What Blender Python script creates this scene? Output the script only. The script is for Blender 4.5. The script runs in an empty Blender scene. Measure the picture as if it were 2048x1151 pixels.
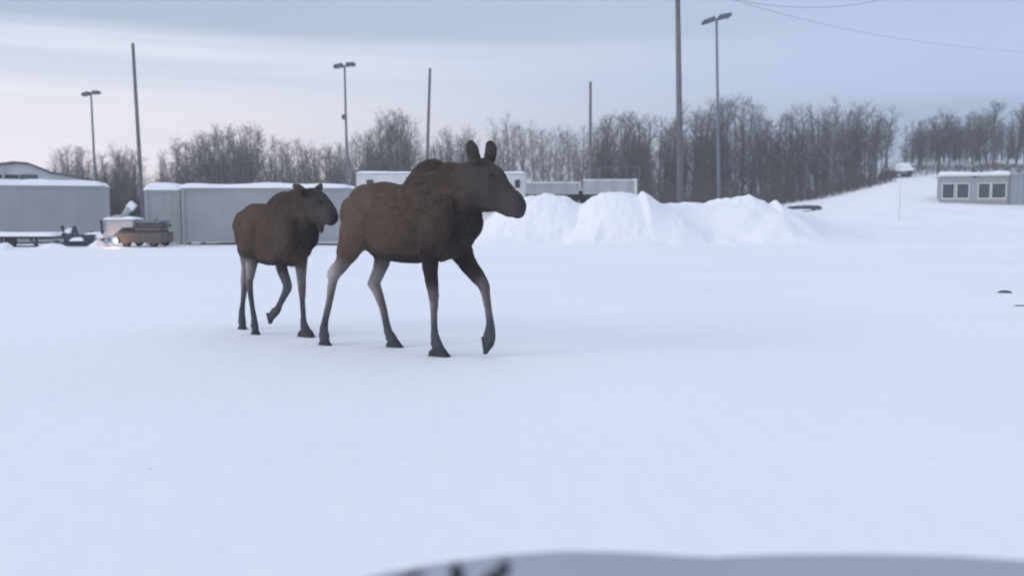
import bpy, bmesh, math, random
import numpy as np
from mathutils import Vector, noise as mnoise
S = bpy.context.scene
C = S.collection
R = math.radians

# ------------------------------------------------------------------ camera
FPX = 1774.0                      # focal length in pixels of the 2048 wide photograph
CAM_H = 1.40
HORIZON = 424.0
PITCH = math.atan((575.5 - HORIZON) / FPX)
cam = bpy.data.cameras.new('camera')
cam.sensor_width = 36.0
cam.lens = FPX / 2048 * 36.0
cam.clip_start = 0.05
cam.clip_end = 6000
cam.dof.use_dof = True
cam.dof.focus_distance = 9.3
cam.dof.aperture_fstop = 1.55
camo = bpy.data.objects.new('camera', cam)
C.objects.link(camo)
camo.location = (0, 0, CAM_H)
camo.rotation_euler = (math.pi / 2 - PITCH, 0, 0)
S.camera = camo

# ------------------------------------------------------------------ sky, sun, exposure
SUN_EL, SUN_AZ = 20.0, -108.0      # azimuth from +Y, negative = towards the left of the view
world = bpy.data.worlds.new('World')
S.world = world
world.use_nodes = True
nt = world.node_tree
N, L = nt.nodes, nt.links
N.clear()
out = N.new('ShaderNodeOutputWorld')
bg = N.new('ShaderNodeBackground')
bg.inputs['Strength'].default_value = 1.0
L.new(bg.outputs[0], out.inputs[0])
sky = N.new('ShaderNodeTexSky')
sky.sky_type = 'NISHITA'
sky.sun_disc = False
sky.sun_elevation = R(SUN_EL)
sky.sun_rotation = R(SUN_AZ)
tc = N.new('ShaderNodeTexCoord')
sep = N.new('ShaderNodeSeparateXYZ')
L.new(tc.outputs['Generated'], sep.inputs[0])


def wmath(op, a, b=None, c=None, clamp=False):
    n = N.new('ShaderNodeMath')
    n.operation = op
    n.use_clamp = clamp
    for i, v in enumerate((a, b, c)):
        if v is None:
            continue
        if isinstance(v, (int, float)):
            n.inputs[i].default_value = v
        else:
            L.new(v, n.inputs[i])
    return n.outputs[0]


def wmix(f, a, b):
    n = N.new('ShaderNodeMix')
    n.data_type = 'RGBA'
    if isinstance(f, (int, float)):
        n.inputs[0].default_value = f
    else:
        L.new(f, n.inputs[0])
    for i, v in ((6, a), (7, b)):
        if isinstance(v, tuple):
            n.inputs[i].default_value = (*v, 1)
        else:
            L.new(v, n.inputs[i])
    return n.outputs[2]


def wramp(x, lo, hi):
    n = N.new('ShaderNodeMapRange')
    n.interpolation_type = 'SMOOTHSTEP'
    L.new(x, n.inputs[0])
    n.inputs[1].default_value = lo
    n.inputs[2].default_value = hi
    return n.outputs[0]


X, Y, Z = sep.outputs
# long stratus bands: noise squeezed in height
mp = N.new('ShaderNodeMapping')
mp.inputs['Scale'].default_value = (0.8, 0.8, 20.0)
mp.inputs['Location'].default_value = (0.3, 0.2, 0.55)
L.new(tc.outputs['Generated'], mp.inputs[0])
nz = N.new('ShaderNodeTexNoise')
nz.inputs['Scale'].default_value = 1.0
nz.inputs['Detail'].default_value = 4.0
nz.inputs['Roughness'].default_value = 0.5
L.new(mp.outputs[0], nz.inputs['Vector'])
band = wramp(nz.outputs[0], 0.42, 0.60)
nz2 = N.new('ShaderNodeTexNoise')
nz2.inputs['Scale'].default_value = 2.2
nz2.inputs['Detail'].default_value = 5.0
L.new(tc.outputs['Generated'], nz2.inputs['Vector'])
az = wramp(X, -0.50, 0.52)                       # sun side left -> far side right
up = wramp(Z, 0.03, 0.17)
low = wmix(az, (1.0, 0.875, 0.875), (0.14, 0.225, 0.36))
mid = wmix(az, (0.80, 0.82, 0.91), (0.45, 0.55, 0.745))
clouds = wmix(up, low, mid)
dark = wmix(az, (0.53, 0.59, 0.725), (0.44, 0.54, 0.78))
clouds = wmix(wmath('MULTIPLY', band, wmath('MULTIPLY', up, 0.6)), clouds, dark)
edge = wmath('ADD', Z, wmath('MULTIPLY', nz.outputs[0], 0.03))
deck = wmath('MULTIPLY', wramp(edge, 0.190, 0.206), wmath('SUBTRACT', 0.95, wmath('MULTIPLY', az, 0.75)))
clouds = wmix(deck, clouds, (0.39, 0.485, 0.635))          # ragged lower edge of a thicker cloud deck
zen = wramp(Z, 0.20, 0.95)
clouds = wmix(zen, clouds, (0.79, 0.87, 1.10))
vary = wmath('ADD', 0.93, wmath('MULTIPLY', nz2.outputs[0], 0.14))
vm = N.new('ShaderNodeVectorMath')
vm.operation = 'SCALE'
L.new(clouds, vm.inputs[0])
L.new(vary, vm.inputs['Scale'])
skys = N.new('ShaderNodeVectorMath')
skys.operation = 'SCALE'
L.new(sky.outputs[0], skys.inputs[0])
skys.inputs['Scale'].default_value = 0.10
L.new(wmix(0.90, skys.outputs[0], vm.outputs[0]), bg.inputs['Color'])

sun = bpy.data.lights.new('sun', 'SUN')
sun.energy = 1.0
sun.angle = R(24)
sun.color = (1.0, 0.93, 0.86)
suno = bpy.data.objects.new('sun', sun)
C.objects.link(suno)
sd = Vector((math.sin(R(SUN_AZ)) * math.cos(R(SUN_EL)), math.cos(R(SUN_AZ)) * math.cos(R(SUN_EL)), math.sin(R(SUN_EL))))
suno.rotation_euler = sd.to_track_quat('Z', 'Y').to_euler()
suno.location = (-40, 20, 40)

S.view_settings.view_transform = 'Standard'
S.view_settings.look = 'None'
S.view_settings.exposure = 0.09
S.view_settings.gamma = 1.0
S.render.engine = 'CYCLES'
S.cycles.use_denoising = True
S.cycles.max_bounces = 6
S.cycles.volume_bounces = 1
S.cycles.filter_width = 2.0

# ------------------------------------------------------------------ helpers
rng = random.Random(11)
nrg = np.random.default_rng(7)
ct, st = math.cos(PITCH), math.sin(PITCH)


def ray(px, py):
    dx, dz = (px - 1024) / FPX, (575.5 - py) / FPX
    return Vector((dx, ct + st * dz, -st + ct * dz))


def at(px, py, yd):
    """the point seen at a pixel, yd metres ahead"""
    d = ray(px, py)
    return Vector((0, 0, CAM_H)) + d * (yd / d.y)


def gnd(px, py, z=0.0):
    d = ray(px, py)
    return Vector((0, 0, CAM_H)) + d * ((z - CAM_H) / d.z)


class Facade:
    """an upright plane through a point of the view, turned by rz; loc() gives local x and height of a pixel on it"""

    def __init__(self, px, depth, rz):
        self.A = at(px, HORIZON, depth)
        self.A.z = 0
        self.rz = rz
        self.f = Vector((math.cos(rz), math.sin(rz), 0))
        self.n = Vector((-math.sin(rz), math.cos(rz), 0))

    def loc(self, px, py):
        d = ray(px, py)
        o = Vector((0, 0, CAM_H))
        p = o + d * ((self.A - o).dot(self.n) / d.dot(self.n))
        return (p - self.A).dot(self.f), p.z

    def world(self, x, y, z=0.0):
        return self.A + self.f * x + self.n * y + Vector((0, 0, z))


def tag(o, label=None, cat=None, group=None, kind=None):
    for k, v in (('label', label), ('category', cat), ('group', group), ('kind', kind)):
        if v:
            o[k] = v
    return o


def link(name, data, parent=None, loc=None):
    o = bpy.data.objects.new(name, data)
    C.objects.link(o)
    if parent:
        o.parent = parent
    if loc is not None:
        o.location = loc
    return o


def empty(name, loc=(0, 0, 0), rz=0.0):
    o = link(name, None, None, loc)
    o.rotation_euler = (0, 0, rz)
    o.empty_display_size = 0.2
    return o


class MB:
    """collects boxes, tubes and surfaces; build() links them as one mesh"""

    def __init__(self):
        self.v, self.f = [], []

    def add(self, vs, fs):
        b = len(self.v)
        self.v += [tuple(p) for p in vs]
        self.f += [tuple(b + i for i in q) for q in fs]
        return self

    def box(self, x0, x1, y0, y1, z0, z1):
        vs = [(x, y, z) for z in (z0, z1) for y in (y0, y1) for x in (x0, x1)]
        return self.add(vs, [(0, 2, 3, 1), (4, 5, 7, 6), (0, 1, 5, 4), (2, 6, 7, 3), (0, 4, 6, 2), (1, 3, 7, 5)])

    def bar(self, a, b, w, h, up=(0, 0, 1)):
        a, b = Vector(a), Vector(b)
        t = (b - a).normalized()
        s = t.cross(Vector(up))
        if s.length < 1e-4:
            s = t.cross(Vector((1, 0, 0)))
        s.normalize()
        n = s.cross(t)
        vs = []
        for p in (a, b):
            for i, j in ((-1, -1), (1, -1), (1, 1), (-1, 1)):
                vs.append(p + s * (i * w / 2) + n * (j * h / 2))
        return self.add(vs, [(0, 1, 2, 3), (7, 6, 5, 4), (0, 4, 5, 1), (1, 5, 6, 2), (2, 6, 7, 3), (3, 7, 4, 0)])

    def tube(self, pts, rad, n=8, cap=True):
        pts = [Vector(p) for p in pts]
        if not isinstance(rad, (list, tuple)):
            rad = [rad] * len(pts)
        vs, fs = [], []
        prev = None
        for i, p in enumerate(pts):
            t = (pts[min(i + 1, len(pts) - 1)] - pts[max(i - 1, 0)]).normalized()
            if prev is None:
                s = t.orthogonal().normalized()
            else:
                s = (prev - t * prev.dot(t)).normalized()
            prev = s
            q = t.cross(s)
            for k in range(n):
                a = 2 * math.pi * k / n
                vs.append(p + (s * math.cos(a) + q * math.sin(a)) * rad[i])
        for i in range(len(pts) - 1):
            for k in range(n):
                k2 = (k + 1) % n
                fs.append((i * n + k, i * n + k2, (i + 1) * n + k2, (i + 1) * n + k))
        if cap:
            fs.append(tuple(range(n - 1, -1, -1)))
            fs.append(tuple((len(pts) - 1) * n + k for k in range(n)))
        return self.add(vs, fs)

    def prism(self, prof, y0, y1):
        """outline in x,z pushed from y0 to y1"""
        n = len(prof)
        vs = [(x, y0, z) for x, z in prof] + [(x, y1, z) for x, z in prof]
        fs = [tuple(range(n)), tuple(range(2 * n - 1, n - 1, -1))]
        fs += [(i, i + n, (i + 1) % n + n, (i + 1) % n) for i in range(n)]
        return self.add(vs, fs)

    def build(self, name, mat, parent=None, loc=None, bevel=0.0, smooth=False):
        me = bpy.data.meshes.new(name)
        me.from_pydata(self.v, [], self.f)
        bm = bmesh.new()
        bm.from_mesh(me)
        bmesh.ops.recalc_face_normals(bm, faces=bm.faces)
        if bevel:
            bmesh.ops.bevel(bm, geom=[e for e in bm.edges if len(e.link_faces) == 2 and e.calc_face_angle(0) > 0.6],
                            offset=bevel, segments=2, affect='EDGES', clamp_overlap=True)
        bm.to_mesh(me)
        bm.free()
        if smooth:
            me.shade_smooth()
        me.materials.append(mat)
        return link(name, me, parent, loc)


def mat(name, col, rough=0.7, var=0.15, scale=3.0, bump=0.0, bscale=20.0, metal=0.0, spec=0.3, emit=None, attr=None, coat=0.0):
    m = bpy.data.materials.new(name)
    m.use_nodes = True
    t = m.node_tree
    b = t.nodes['Principled BSDF']
    b.inputs['Roughness'].default_value = rough
    b.inputs['Metallic'].default_value = metal
    b.inputs['Specular IOR Level'].default_value = spec
    b.inputs['Coat Weight'].default_value = coat
    co = t.nodes.new('ShaderNodeTexCoord')
    nz = t.nodes.new('ShaderNodeTexNoise')
    nz.inputs['Scale'].default_value = scale
    nz.inputs['Detail'].default_value = 5
    t.links.new(co.outputs['Object'], nz.inputs['Vector'])
    mr = t.nodes.new('ShaderNodeMapRange')
    mr.inputs[1].default_value, mr.inputs[2].default_value = 0.25, 0.75
    mr.inputs[3].default_value, mr.inputs[4].default_value = 1 - var, 1 + var
    t.links.new(nz.outputs[0], mr.inputs[0])
    sc = t.nodes.new('ShaderNodeVectorMath')
    sc.operation = 'SCALE'
    if attr:
        an = t.nodes.new('ShaderNodeAttribute')
        an.attribute_name = attr
        t.links.new(an.outputs['Color'], sc.inputs[0])
    else:
        sc.inputs[0].default_value = col
    t.links.new(mr.outputs[0], sc.inputs['Scale'])
    t.links.new(sc.outputs[0], b.inputs['Base Color'])
    if bump:
        nb = t.nodes.new('ShaderNodeTexNoise')
        nb.inputs['Scale'].default_value = bscale
        nb.inputs['Detail'].default_value = 6
        t.links.new(co.outputs['Object'], nb.inputs['Vector'])
        bp = t.nodes.new('ShaderNodeBump')
        bp.inputs['Strength'].default_value = bump
        bp.inputs['Distance'].default_value = 0.05
        t.links.new(nb.outputs[0], bp.inputs['Height'])
        t.links.new(bp.outputs[0], b.inputs['Normal'])
    if emit:
        b.inputs['Emission Color'].default_value = (*emit[0], 1)
        b.inputs['Emission Strength'].default_value = emit[1]
    return m


M = {
    'snow': mat('snow', (0.87, 0.88, 0.90), 0.75, 0.035, 0.22, 0.3, 4.0, spec=0.2),
    'snowcap': mat('snow_cap', (0.86, 0.875, 0.90), 0.75, 0.03, 1.5, 0.3, 6.0, spec=0.2),
    'blue_grey': mat('blue_grey_paint', (0.325, 0.345, 0.36), 0.6, 0.09, 0.9, spec=0.3),
    'blue_grey2': mat('slate_grey_paint', (0.325, 0.34, 0.355), 0.6, 0.09, 0.8, spec=0.3),
    'pale_grey': mat('pale_grey_paint', (0.37, 0.375, 0.38), 0.6, 0.07, 1.2, spec=0.3),
    'trim': mat('light_trim', (0.42, 0.43, 0.45), 0.6, 0.1, 2),
    'white': mat('white_paint', (0.66, 0.66, 0.66), 0.6, 0.08, 1.5),
    'dark': mat('dark_steel', (0.035, 0.042, 0.06), 0.6, 0.3, 4),
    'navy': mat('dark_blue_steel', (0.03, 0.04, 0.075), 0.6, 0.3, 4),
    'rubber': mat('rubber', (0.02, 0.02, 0.022), 0.8, 0.2, 5),
    'tan': mat('weathered_tan_paint', (0.115, 0.10, 0.088), 0.7, 0.25, 4),
    'brown': mat('rusty_brown', (0.10, 0.075, 0.07), 0.7, 0.3, 5),
    'metal': mat('galvanised_steel', (0.16, 0.175, 0.21), 0.6, 0.1, 2, metal=0.0),
    'wood': mat('weathered_wood_pole', (0.15, 0.145, 0.16), 0.85, 0.25, 3, 0.3, 12),
    'head': mat('lamp_head_paint', (0.10, 0.115, 0.145), 0.6, 0.1, 3),
    'glass': mat('dark_window_glass', (0.035, 0.045, 0.065), 0.15, 0.1, 2, spec=0.4),
    'wall': mat('grey_siding', (0.29, 0.295, 0.31), 0.7, 0.07, 2),
    'wall2': mat('blue_grey_siding', (0.25, 0.28, 0.315), 0.7, 0.07, 2),
    'roofdark': mat('dark_roof_sheet', (0.10, 0.115, 0.13), 0.7, 0.2, 2),
    'bark': mat('birch_bark', (0.17, 0.165, 0.17), 0.9, 0.45, 2.5),
    'barkd': mat('dark_bark', (0.078, 0.064, 0.056), 0.9, 0.3, 2.5),
    'twig': mat('bare_twigs', (0.075, 0.061, 0.053), 0.9, 0.25, 0.5),
    'twig2': mat('frosted_twigs', (0.17, 0.165, 0.18), 0.9, 0.2, 0.5),
    'brush': mat('brush_stems', (0.058, 0.045, 0.038), 0.9, 0.3, 0.3),
    'fur': mat('moose_fur', (0.05, 0.04, 0.035), 0.95, 0.07, 5, 0.0, 55, spec=0.1, attr='fur_colour'),
    'hair': mat('moose_hair', (0.05, 0.04, 0.035), 0.8, 0.15, 20, spec=0.15, attr='fur_colour'),
    'hoof': mat('hoof_horn', (0.045, 0.047, 0.055), 0.6, 0.25, 25),
    'eye': mat('moose_eye', (0.008, 0.006, 0.005), 0.15, 0.0, 5, spec=0.5),
    'paint': mat('dusty_car_paint', (0.35, 0.37, 0.435), 0.45, 0.05, 4, spec=0.35, coat=0.15),
    'plastic': mat('black_plastic', (0.018, 0.02, 0.03), 0.6, 0.2, 6),
    'dirt': mat('dirt_clod', (0.10, 0.11, 0.13), 0.9, 0.3, 8, 0.5, 15),
    'lens': mat('lit_headlight', (0.9, 0.8, 0.75), 0.3, 0, 2, emit=((1.0, 0.50, 0.22), 4.0)),
}


# ------------------------------------------------------------------ ground
PXK = [-900, 300, 700, 1000, 1300, 1400, 1560, 1650, 1780, 1860, 2048, 2900]
ZK = [0.2, 0.3, 0.5, 0.9, 1.6, 1.9, 2.3, 3.6, 5.9, 6.1, 6.3, 6.6]
BK = [-900, 930, 1010, 1500, 1570, 1660, 1760, 2900]
BZ = [0.0, 0.0, 1.65, 1.7, 1.45, 0.55, 0.12, 0.10]
OX = nrg.uniform(0, 6.28, 24)
OD = nrg.normal(0, 1, (24, 2))


def terrain(x, y):
    x = np.asarray(x, float)
    y = np.asarray(y, float)
    yy = np.maximum(y, 6.0)
    px = np.clip(x / yy, -1.1, 1.1) * FPX + 1024
    s = np.clip((y - 40) / 65, 0, 1.15)
    z = np.interp(px, PXK, ZK) * s ** 1.8
    # ploughed bank along the far edge of the lot
    b = np.interp(px, BK, BZ)
    rise = np.clip((y - 35.4 - 0.35 * np.sin(x * 0.9)) / 4.2, 0, 1)
    rise = rise * rise * (3 - 2 * rise)
    z = np.maximum(z, b * rise * np.clip((140 - y) / 60, 0, 1)) + 0.25 * np.minimum(z, b * rise)
    # low lip where the ploughed lot ends
    lip = np.exp(-((y - 34.6 - 0.3 * np.sin(x * 0.5)) / 0.8) ** 2) * 0.10 * np.clip((px - 960) / 80, 0, 1)
    z = z + lip
    # soft unevenness, ruts left by wheels
    n = np.zeros_like(z)
    for i in range(24):
        k = OD[i] * (0.35 + 0.25 * i / 4)
        n += np.sin(k[0] * x + k[1] * y + OX[i]) / (1.5 + i * 0.55)
    amp = 0.006 + 0.05 * np.clip((y - 30) / 20, 0, 1)
    z = z + n * amp
    for off, w in ((0.0, 0.32), (1.6, 0.32), (5.5, 0.4), (7.2, 0.4)):
        d = y - (14.2 + off + 0.10 * x)
        z = z - 0.022 * np.exp(-(d / w) ** 2) * (0.6 + 0.4 * np.sin(x * 1.3 + off))
    return z


def tz(x, y):
    return float(terrain(x, y))


def hit(px, py, t0=12.0):
    """where the ray of a pixel meets the snow"""
    d = ray(px, py)
    d = d / d.y
    t = t0
    while t < 200:
        p = Vector((0, 0, CAM_H)) + d * t
        if p.z <= tz(p.x, p.y):
            return p
        t += 0.1
    return p


rows = [-14, -6, -2]
yv = 0.5
while yv < 2500:
    rows.append(yv)
    yv = yv + 0.2 if 33 < yv < 47 else yv * 1.018 + 0.02
rows = np.array(rows)
cols = np.concatenate([-np.geomspace(6, 1.02, 12) * 0.75, np.linspace(-0.75, 0.75, 331), np.geomspace(1.02, 6, 12) * 0.75])
YY, AA = np.meshgrid(rows, cols, indexing='ij')
XX = AA * np.maximum(YY, 4.0)
ZZ = terrain(XX, YY)
PXG = XX / np.maximum(YY, 4) * FPX + 1024
sel = np.argwhere((YY > 34.5) & (YY < 46) & (PXG > 930) & (PXG < 1760))
for (i, j) in sel:                                    # broken clods along the ploughed bank
    x, y = XX[i, j], YY[i, j]
    k_ = min(1.0, (y - 34.5) / 2.0, (46 - y) / 4.0) * min(1.0, (PXG[i, j] - 930) / 60, (1760 - PXG[i, j]) / 150)
    ZZ[i, j] += k_ * (0.16 * mnoise.fractal(Vector((x * 0.9, y * 0.9, 2.0)), 0.9, 2.1, 5) + 0.10 * abs(mnoise.noise(Vector((x * 2.6, y * 2.6, 7.0)))))
nr, nc = YY.shape
me = bpy.data.meshes.new('snow_ground')
idx = np.arange(nr * nc).reshape(nr, nc)
quads = np.stack([idx[:-1, :-1], idx[:-1, 1:], idx[1:, 1:], idx[1:, :-1]], -1).reshape(-1, 4)
me.from_pydata(np.stack([XX, YY, ZZ], -1).reshape(-1, 3).tolist(), [], quads.tolist())
me.shade_smooth()
me.materials.append(M['snow'])
tag(link('snow_ground', me), 'flat snow covered lot rising to a hillside', kind='structure')


# ------------------------------------------------------------------ snow piles
def snow_pile(x0, x1, depth, prof, label, seed, thick=3.2):
    """prof: crest line as pixel x -> pixel y; the mound falls off in front and behind"""
    pxs, pys = [p[0] for p in prof], [p[1] for p in prof]
    base = at((x0 + x1) / 2, HORIZON, depth)
    base.z = 0
    nx, ny = 96, 56
    vs = []
    for j in range(ny + 1):
        v = j / ny * 2 - 1
        for i in range(nx + 1):
            px = x0 + (x1 - x0) * i / nx
            y = depth + v * thick
            x = (px - 1024) / FPX * depth * 1.0
            crest = CAM_H + (HORIZON - np.interp(px, pxs, pys)) / FPX * depth
            side = abs(v)
            fall = max(0.0, 1 - side ** 1.5) ** 0.8
            wob = mnoise.fractal(Vector((x * 0.8 + seed, y * 0.8, seed)), 0.9, 2.1, 5)
            lump = mnoise.noise(Vector((x * 2.3, y * 2.3, seed * 3.0)))
            end = min(1.0, min(i, nx - i) / 10.0)
            z = crest * fall * (0.95 + 0.08 * wob * (0.3 + side)) + 0.13 * abs(lump) * end * fall + 0.05 * wob * end + 0.05 * abs(mnoise.noise(Vector((x * 5.0, y * 5.0, seed)))) * end * fall
            # collapsed clods in front
            y2 = y + 0.28 * wob
            vs.append((x - base.x, y2 - base.y, z * min(1.0, end + 0.0) - 0.12))
    fs = [(j * (nx + 1) + i, j * (nx + 1) + i + 1, (j + 1) * (nx + 1) + i + 1, (j + 1) * (nx + 1) + i)
          for j in range(ny) for i in range(nx)]
    o = MB().add(vs, fs).build('snow_pile', M['snow'], None, base, smooth=True)
    tag(o, label, 'snow pile', 'snow piles ploughed up at the edge of the lot')
    return o


snow_pile(950, 1200, 39.5, [(950, 470), (985, 425), (1020, 398), (1060, 382), (1095, 378), (1130, 384), (1160, 402), (1185, 430), (1200, 470)],
          'low rounded snow pile just right of the cow moose muzzle', 1.3)
snow_pile(1095, 1420, 39.0, [(1095, 475), (1130, 434), (1158, 404), (1182, 386), (1205, 377), (1245, 374), (1275, 380), (1286, 371), (1300, 384), (1325, 402), (1345, 409), (1380, 435), (1420, 475)],
          'largest snow pile with a small peak, in front of the white flatbed', 5.1)
snow_pile(1350, 1600, 40.5, [(1350, 470), (1385, 432), (1410, 404), (1435, 391), (1470, 386), (1496, 381), (1520, 391), (1535, 398), (1546, 389), (1556, 402), (1570, 424), (1600, 470)],
          'snow pile right of the thick pole with a knob at its right end', 9.7)


# ------------------------------------------------------------------ trees
def tree_meshes(seed, H=10.0, spread=1.0, twigs=1.0, trunk_mat='bark', twig_mat='twig', lean=0.0, bare=0.25, stems=1):
    r = random.Random(seed)
    tr, cr = MB(), MB()

    def tri(a, d, ln, w):
        b = a + d * ln
        s = d.cross(Vector((r.uniform(-1, 1), r.uniform(-1, 1), r.uniform(-1, 1))))
        if s.length < 1e-3:
            return
        s.normalize()
        cr.add([a - s * w, a + s * w, b], [(0, 1, 2)])

    for sm in range(stems):
        ph = r.uniform(0, 6)
        an = r.uniform(0, 6.283)
        out_ = 0.0 if stems == 1 else r.uniform(0.5, 1.5)
        hs = H * (1.0 if sm == 0 else r.uniform(0.7, 0.95))
        pts, rad = [], []
        for i in range(9):
            t = i / 8
            f = max(0.0, t - 0.06) ** 0.8
            pts.append(Vector((lean * t * t * H + 0.22 * math.sin(t * 5 + ph) * t + math.cos(an) * out_ * f,
                               0.22 * math.cos(t * 4 + ph) * t + math.sin(an) * out_ * f, -0.4 + t * (hs * 0.97 + 0.4))))
            rad.append((0.115 if sm == 0 else 0.085) * (1 - t) ** 0.8 + 0.012)
        tr.tube(pts, rad, 6)
        nb = int(38 * twigs / (0.5 + 0.5 * stems))
        for k in range(nb):
            t = bare + (0.99 - bare) * ((k + r.random()) / nb)
            i = min(7, int(t * 8))
            p = pts[i].lerp(pts[i + 1], t * 8 - i)
            az = r.uniform(0, 6.283)
            el = R(r.uniform(22, 66))
            ln = spread * (0.35 + 2.5 * (1 - t) ** 0.7 * (0.5 + 0.5 * min(1, (t - bare) * 5 + 0.4))) * r.uniform(0.5, 1.35)
            d = Vector((math.cos(az) * math.cos(el), math.sin(az) * math.cos(el), math.sin(el)))
            q, pp = p.copy(), [p.copy()]
            for s_ in range(3):
                d = (d + Vector((r.gauss(0, 0.14), r.gauss(0, 0.14), 0.12))).normalized()
                q = q + d * (ln / 3)
                pp.append(q.copy())
            b0 = 0.012 + 0.03 * (1 - t)
            tr.tube(pp, [b0, b0 * 0.75, b0 * 0.5, 0.008], 3, cap=False)
            ns = max(4, int(ln * 4.5))
            for s_ in range(ns):
                u = 0.2 + 0.8 * (s_ + r.random()) / ns
                j = min(2, int(u * 3))
                a = pp[j].lerp(pp[j + 1], u * 3 - j)
                dd = (d + Vector((r.gauss(0, 0.65), r.gauss(0, 0.65), r.gauss(0.1, 0.4)))).normalized()
                sl = r.uniform(0.45, 0.95) * (0.5 + 0.5 * spread)
                tri(a, dd, sl, 0.012)
                for w_ in range(5):
                    a2 = a + dd * sl * r.uniform(0.15, 0.95)
                    d2 = (dd + Vector((r.gauss(0, 0.7), r.gauss(0, 0.7), r.gauss(0.05, 0.5)))).normalized()
                    tri(a2, d2, r.uniform(0.25, 0.6), 0.0095)
    out = []
    for mb, nm, mt in ((tr, 'trunk', trunk_mat), (cr, 'crown', twig_mat)):
        me = bpy.data.meshes.new(nm)
        me.from_pydata(mb.v, [], mb.f)
        me.materials.append(M[mt])
        out.append(me)
    return out


PROTO = []
for s_ in range(5):
    PROTO.append(tree_meshes(100 + s_, spread=0.8 + 0.13 * s_, twigs=1.2, trunk_mat='bark', twig_mat='twig', lean=rng.uniform(-0.03, 0.03), bare=0.15 + 0.04 * s_, stems=1 + s_ % 3))
for s_ in range(5):
    PROTO.append(tree_meshes(200 + s_, spread=0.75 + 0.15 * s_, twigs=1.35, trunk_mat='barkd', twig_mat='twig', bare=0.08, stems=1 + (s_ + 1) % 3))
for s_ in range(3):
    PROTO.append(tree_meshes(300 + s_, spread=1.0, twigs=0.95, trunk_mat='bark', twig_mat='twig2', bare=0.22, stems=1 + s_ % 2))
PROTO.append(tree_meshes(401, spread=1.25, twigs=1.2, trunk_mat='barkd', twig_mat='twig', bare=0.58))   # tall bare stem, high crown


def plant_tree(px, top, depth, proto, label, group, name='bare_tree', wide=1.0):
    p = at(px, top, depth)
    zb = tz(p.x, depth)
    h = p.z - zb
    if h < 1:
        return
    if label is None:
        row = 'front' if depth < 103 else 'back'
        label = next(l for lim, l in ((365, 'bare %s row tree above the left end of the long container'), (430, 'bare %s row tree above the left half of the long container'),
                                      (500, 'tallest bare %s row trees above the middle of the long container'), (606, 'bare %s row tree above the calf back and head'),
                                      (700, 'bare %s row tree left of the middle lamp post'), (750, 'bare %s row tree just right of the middle lamp post'),
                                      (999, 'tall bare %s row tree above the white trailer')) if px < lim) % row
    e = empty(name, (p.x, depth, zb), rng.uniform(0, 6.28))
    k = h / 10.0
    e.scale = (k * wide * rng.uniform(0.85, 1.15), k * wide * rng.uniform(0.85, 1.15), k)
    for me in PROTO[proto]:
        link(me.name, me, e)
    tag(e, label, 'tree', group)


def grove(knots, step, depth, protos, label, group, jit=10, rows_=2, drop=14, wide=1.0):
    xs, ys = [k[0] for k in knots], [k[1] for k in knots]
    for rw in range(rows_):
        x = xs[0] + rng.uniform(0, step) * (0.5 if rw == 0 else 1)
        while x <= xs[-1]:
            top = np.interp(x, xs, ys) + ((abs(rng.gauss(0, jit * 1.3)) + 12 * mnoise.noise(Vector((x * 0.045, 3.3, 0)))) if rw == 0 else drop * rw + rng.gauss(0, jit))
            lb_ = label.replace('tree', 'back row tree', 1) if (label and rw) else label
            plant_tree(x, top, depth + rw * 7 + rng.uniform(-3, 3), rng.choice(protos), lb_, group, wide=wide)
            x += step * rng.uniform(0.65, 1.35)


LIGHT, DARK, FROST = [0, 1, 2, 3, 4], [5, 6, 7, 8, 9], [10, 11, 12]
GT = 'bare winter trees along the edge of the lot'
grove([(112, 300), (135, 280), (165, 284), (172, 300)], 13, 100, LIGHT + DARK, 'bare grey tree left of the leftmost lamp post', GT, 6)
grove([(200, 300), (225, 296), (250, 284), (275, 292), (282, 310)], 12, 92, DARK, 'bare brown tree in the gap between the two grey containers', GT, 6)
grove([(318, 305), (350, 290), (380, 270), (400, 266), (425, 258), (455, 246), (500, 246), (535, 262), (560, 268), (600, 282)], 15, 98, LIGHT + DARK,
      None, GT, 8)
grove([(608, 280), (640, 284), (690, 278), (705, 258), (735, 262), (748, 250), (765, 232), (805, 219), (828, 228)], 13, 100, LIGHT + DARK + FROST,
      None, GT, 8)
grove([(838, 300), (870, 288), (885, 256), (915, 254), (938, 268)], 14, 104, DARK + FROST, 'bare tree behind the cow moose hump', GT, 8)
grove([(985, 258), (1000, 246), (1035, 240), (1070, 238), (1085, 255), (1110, 240), (1140, 243), (1178, 262)], 17, 128, FROST + LIGHT,
      'hazy bare tree between the cow moose ears and the thin utility pole', GT, 10, 2)
grove([(1188, 240), (1205, 226), (1245, 228), (1275, 224), (1308, 236)], 11, 98, DARK + LIGHT, 'dark bare tree above the largest snow pile', GT, 6)
DENSE = [(1318, 240), (1345, 212), (1385, 214), (1412, 200), (1440, 188), (1480, 184), (1505, 198), (1520, 226), (1560, 224), (1580, 212), (1640, 208), (1665, 196),
       (1690, 214), (1720, 204), (1755, 202), (1770, 212), (1784, 252)]


def stretch(kn, a, b):
    xs, ys = [p[0] for p in kn], [p[1] for p in kn]
    return [(a, np.interp(a, xs, ys))] + [p for p in kn if a < p[0] < b] + [(b, np.interp(b, xs, ys))]


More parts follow.
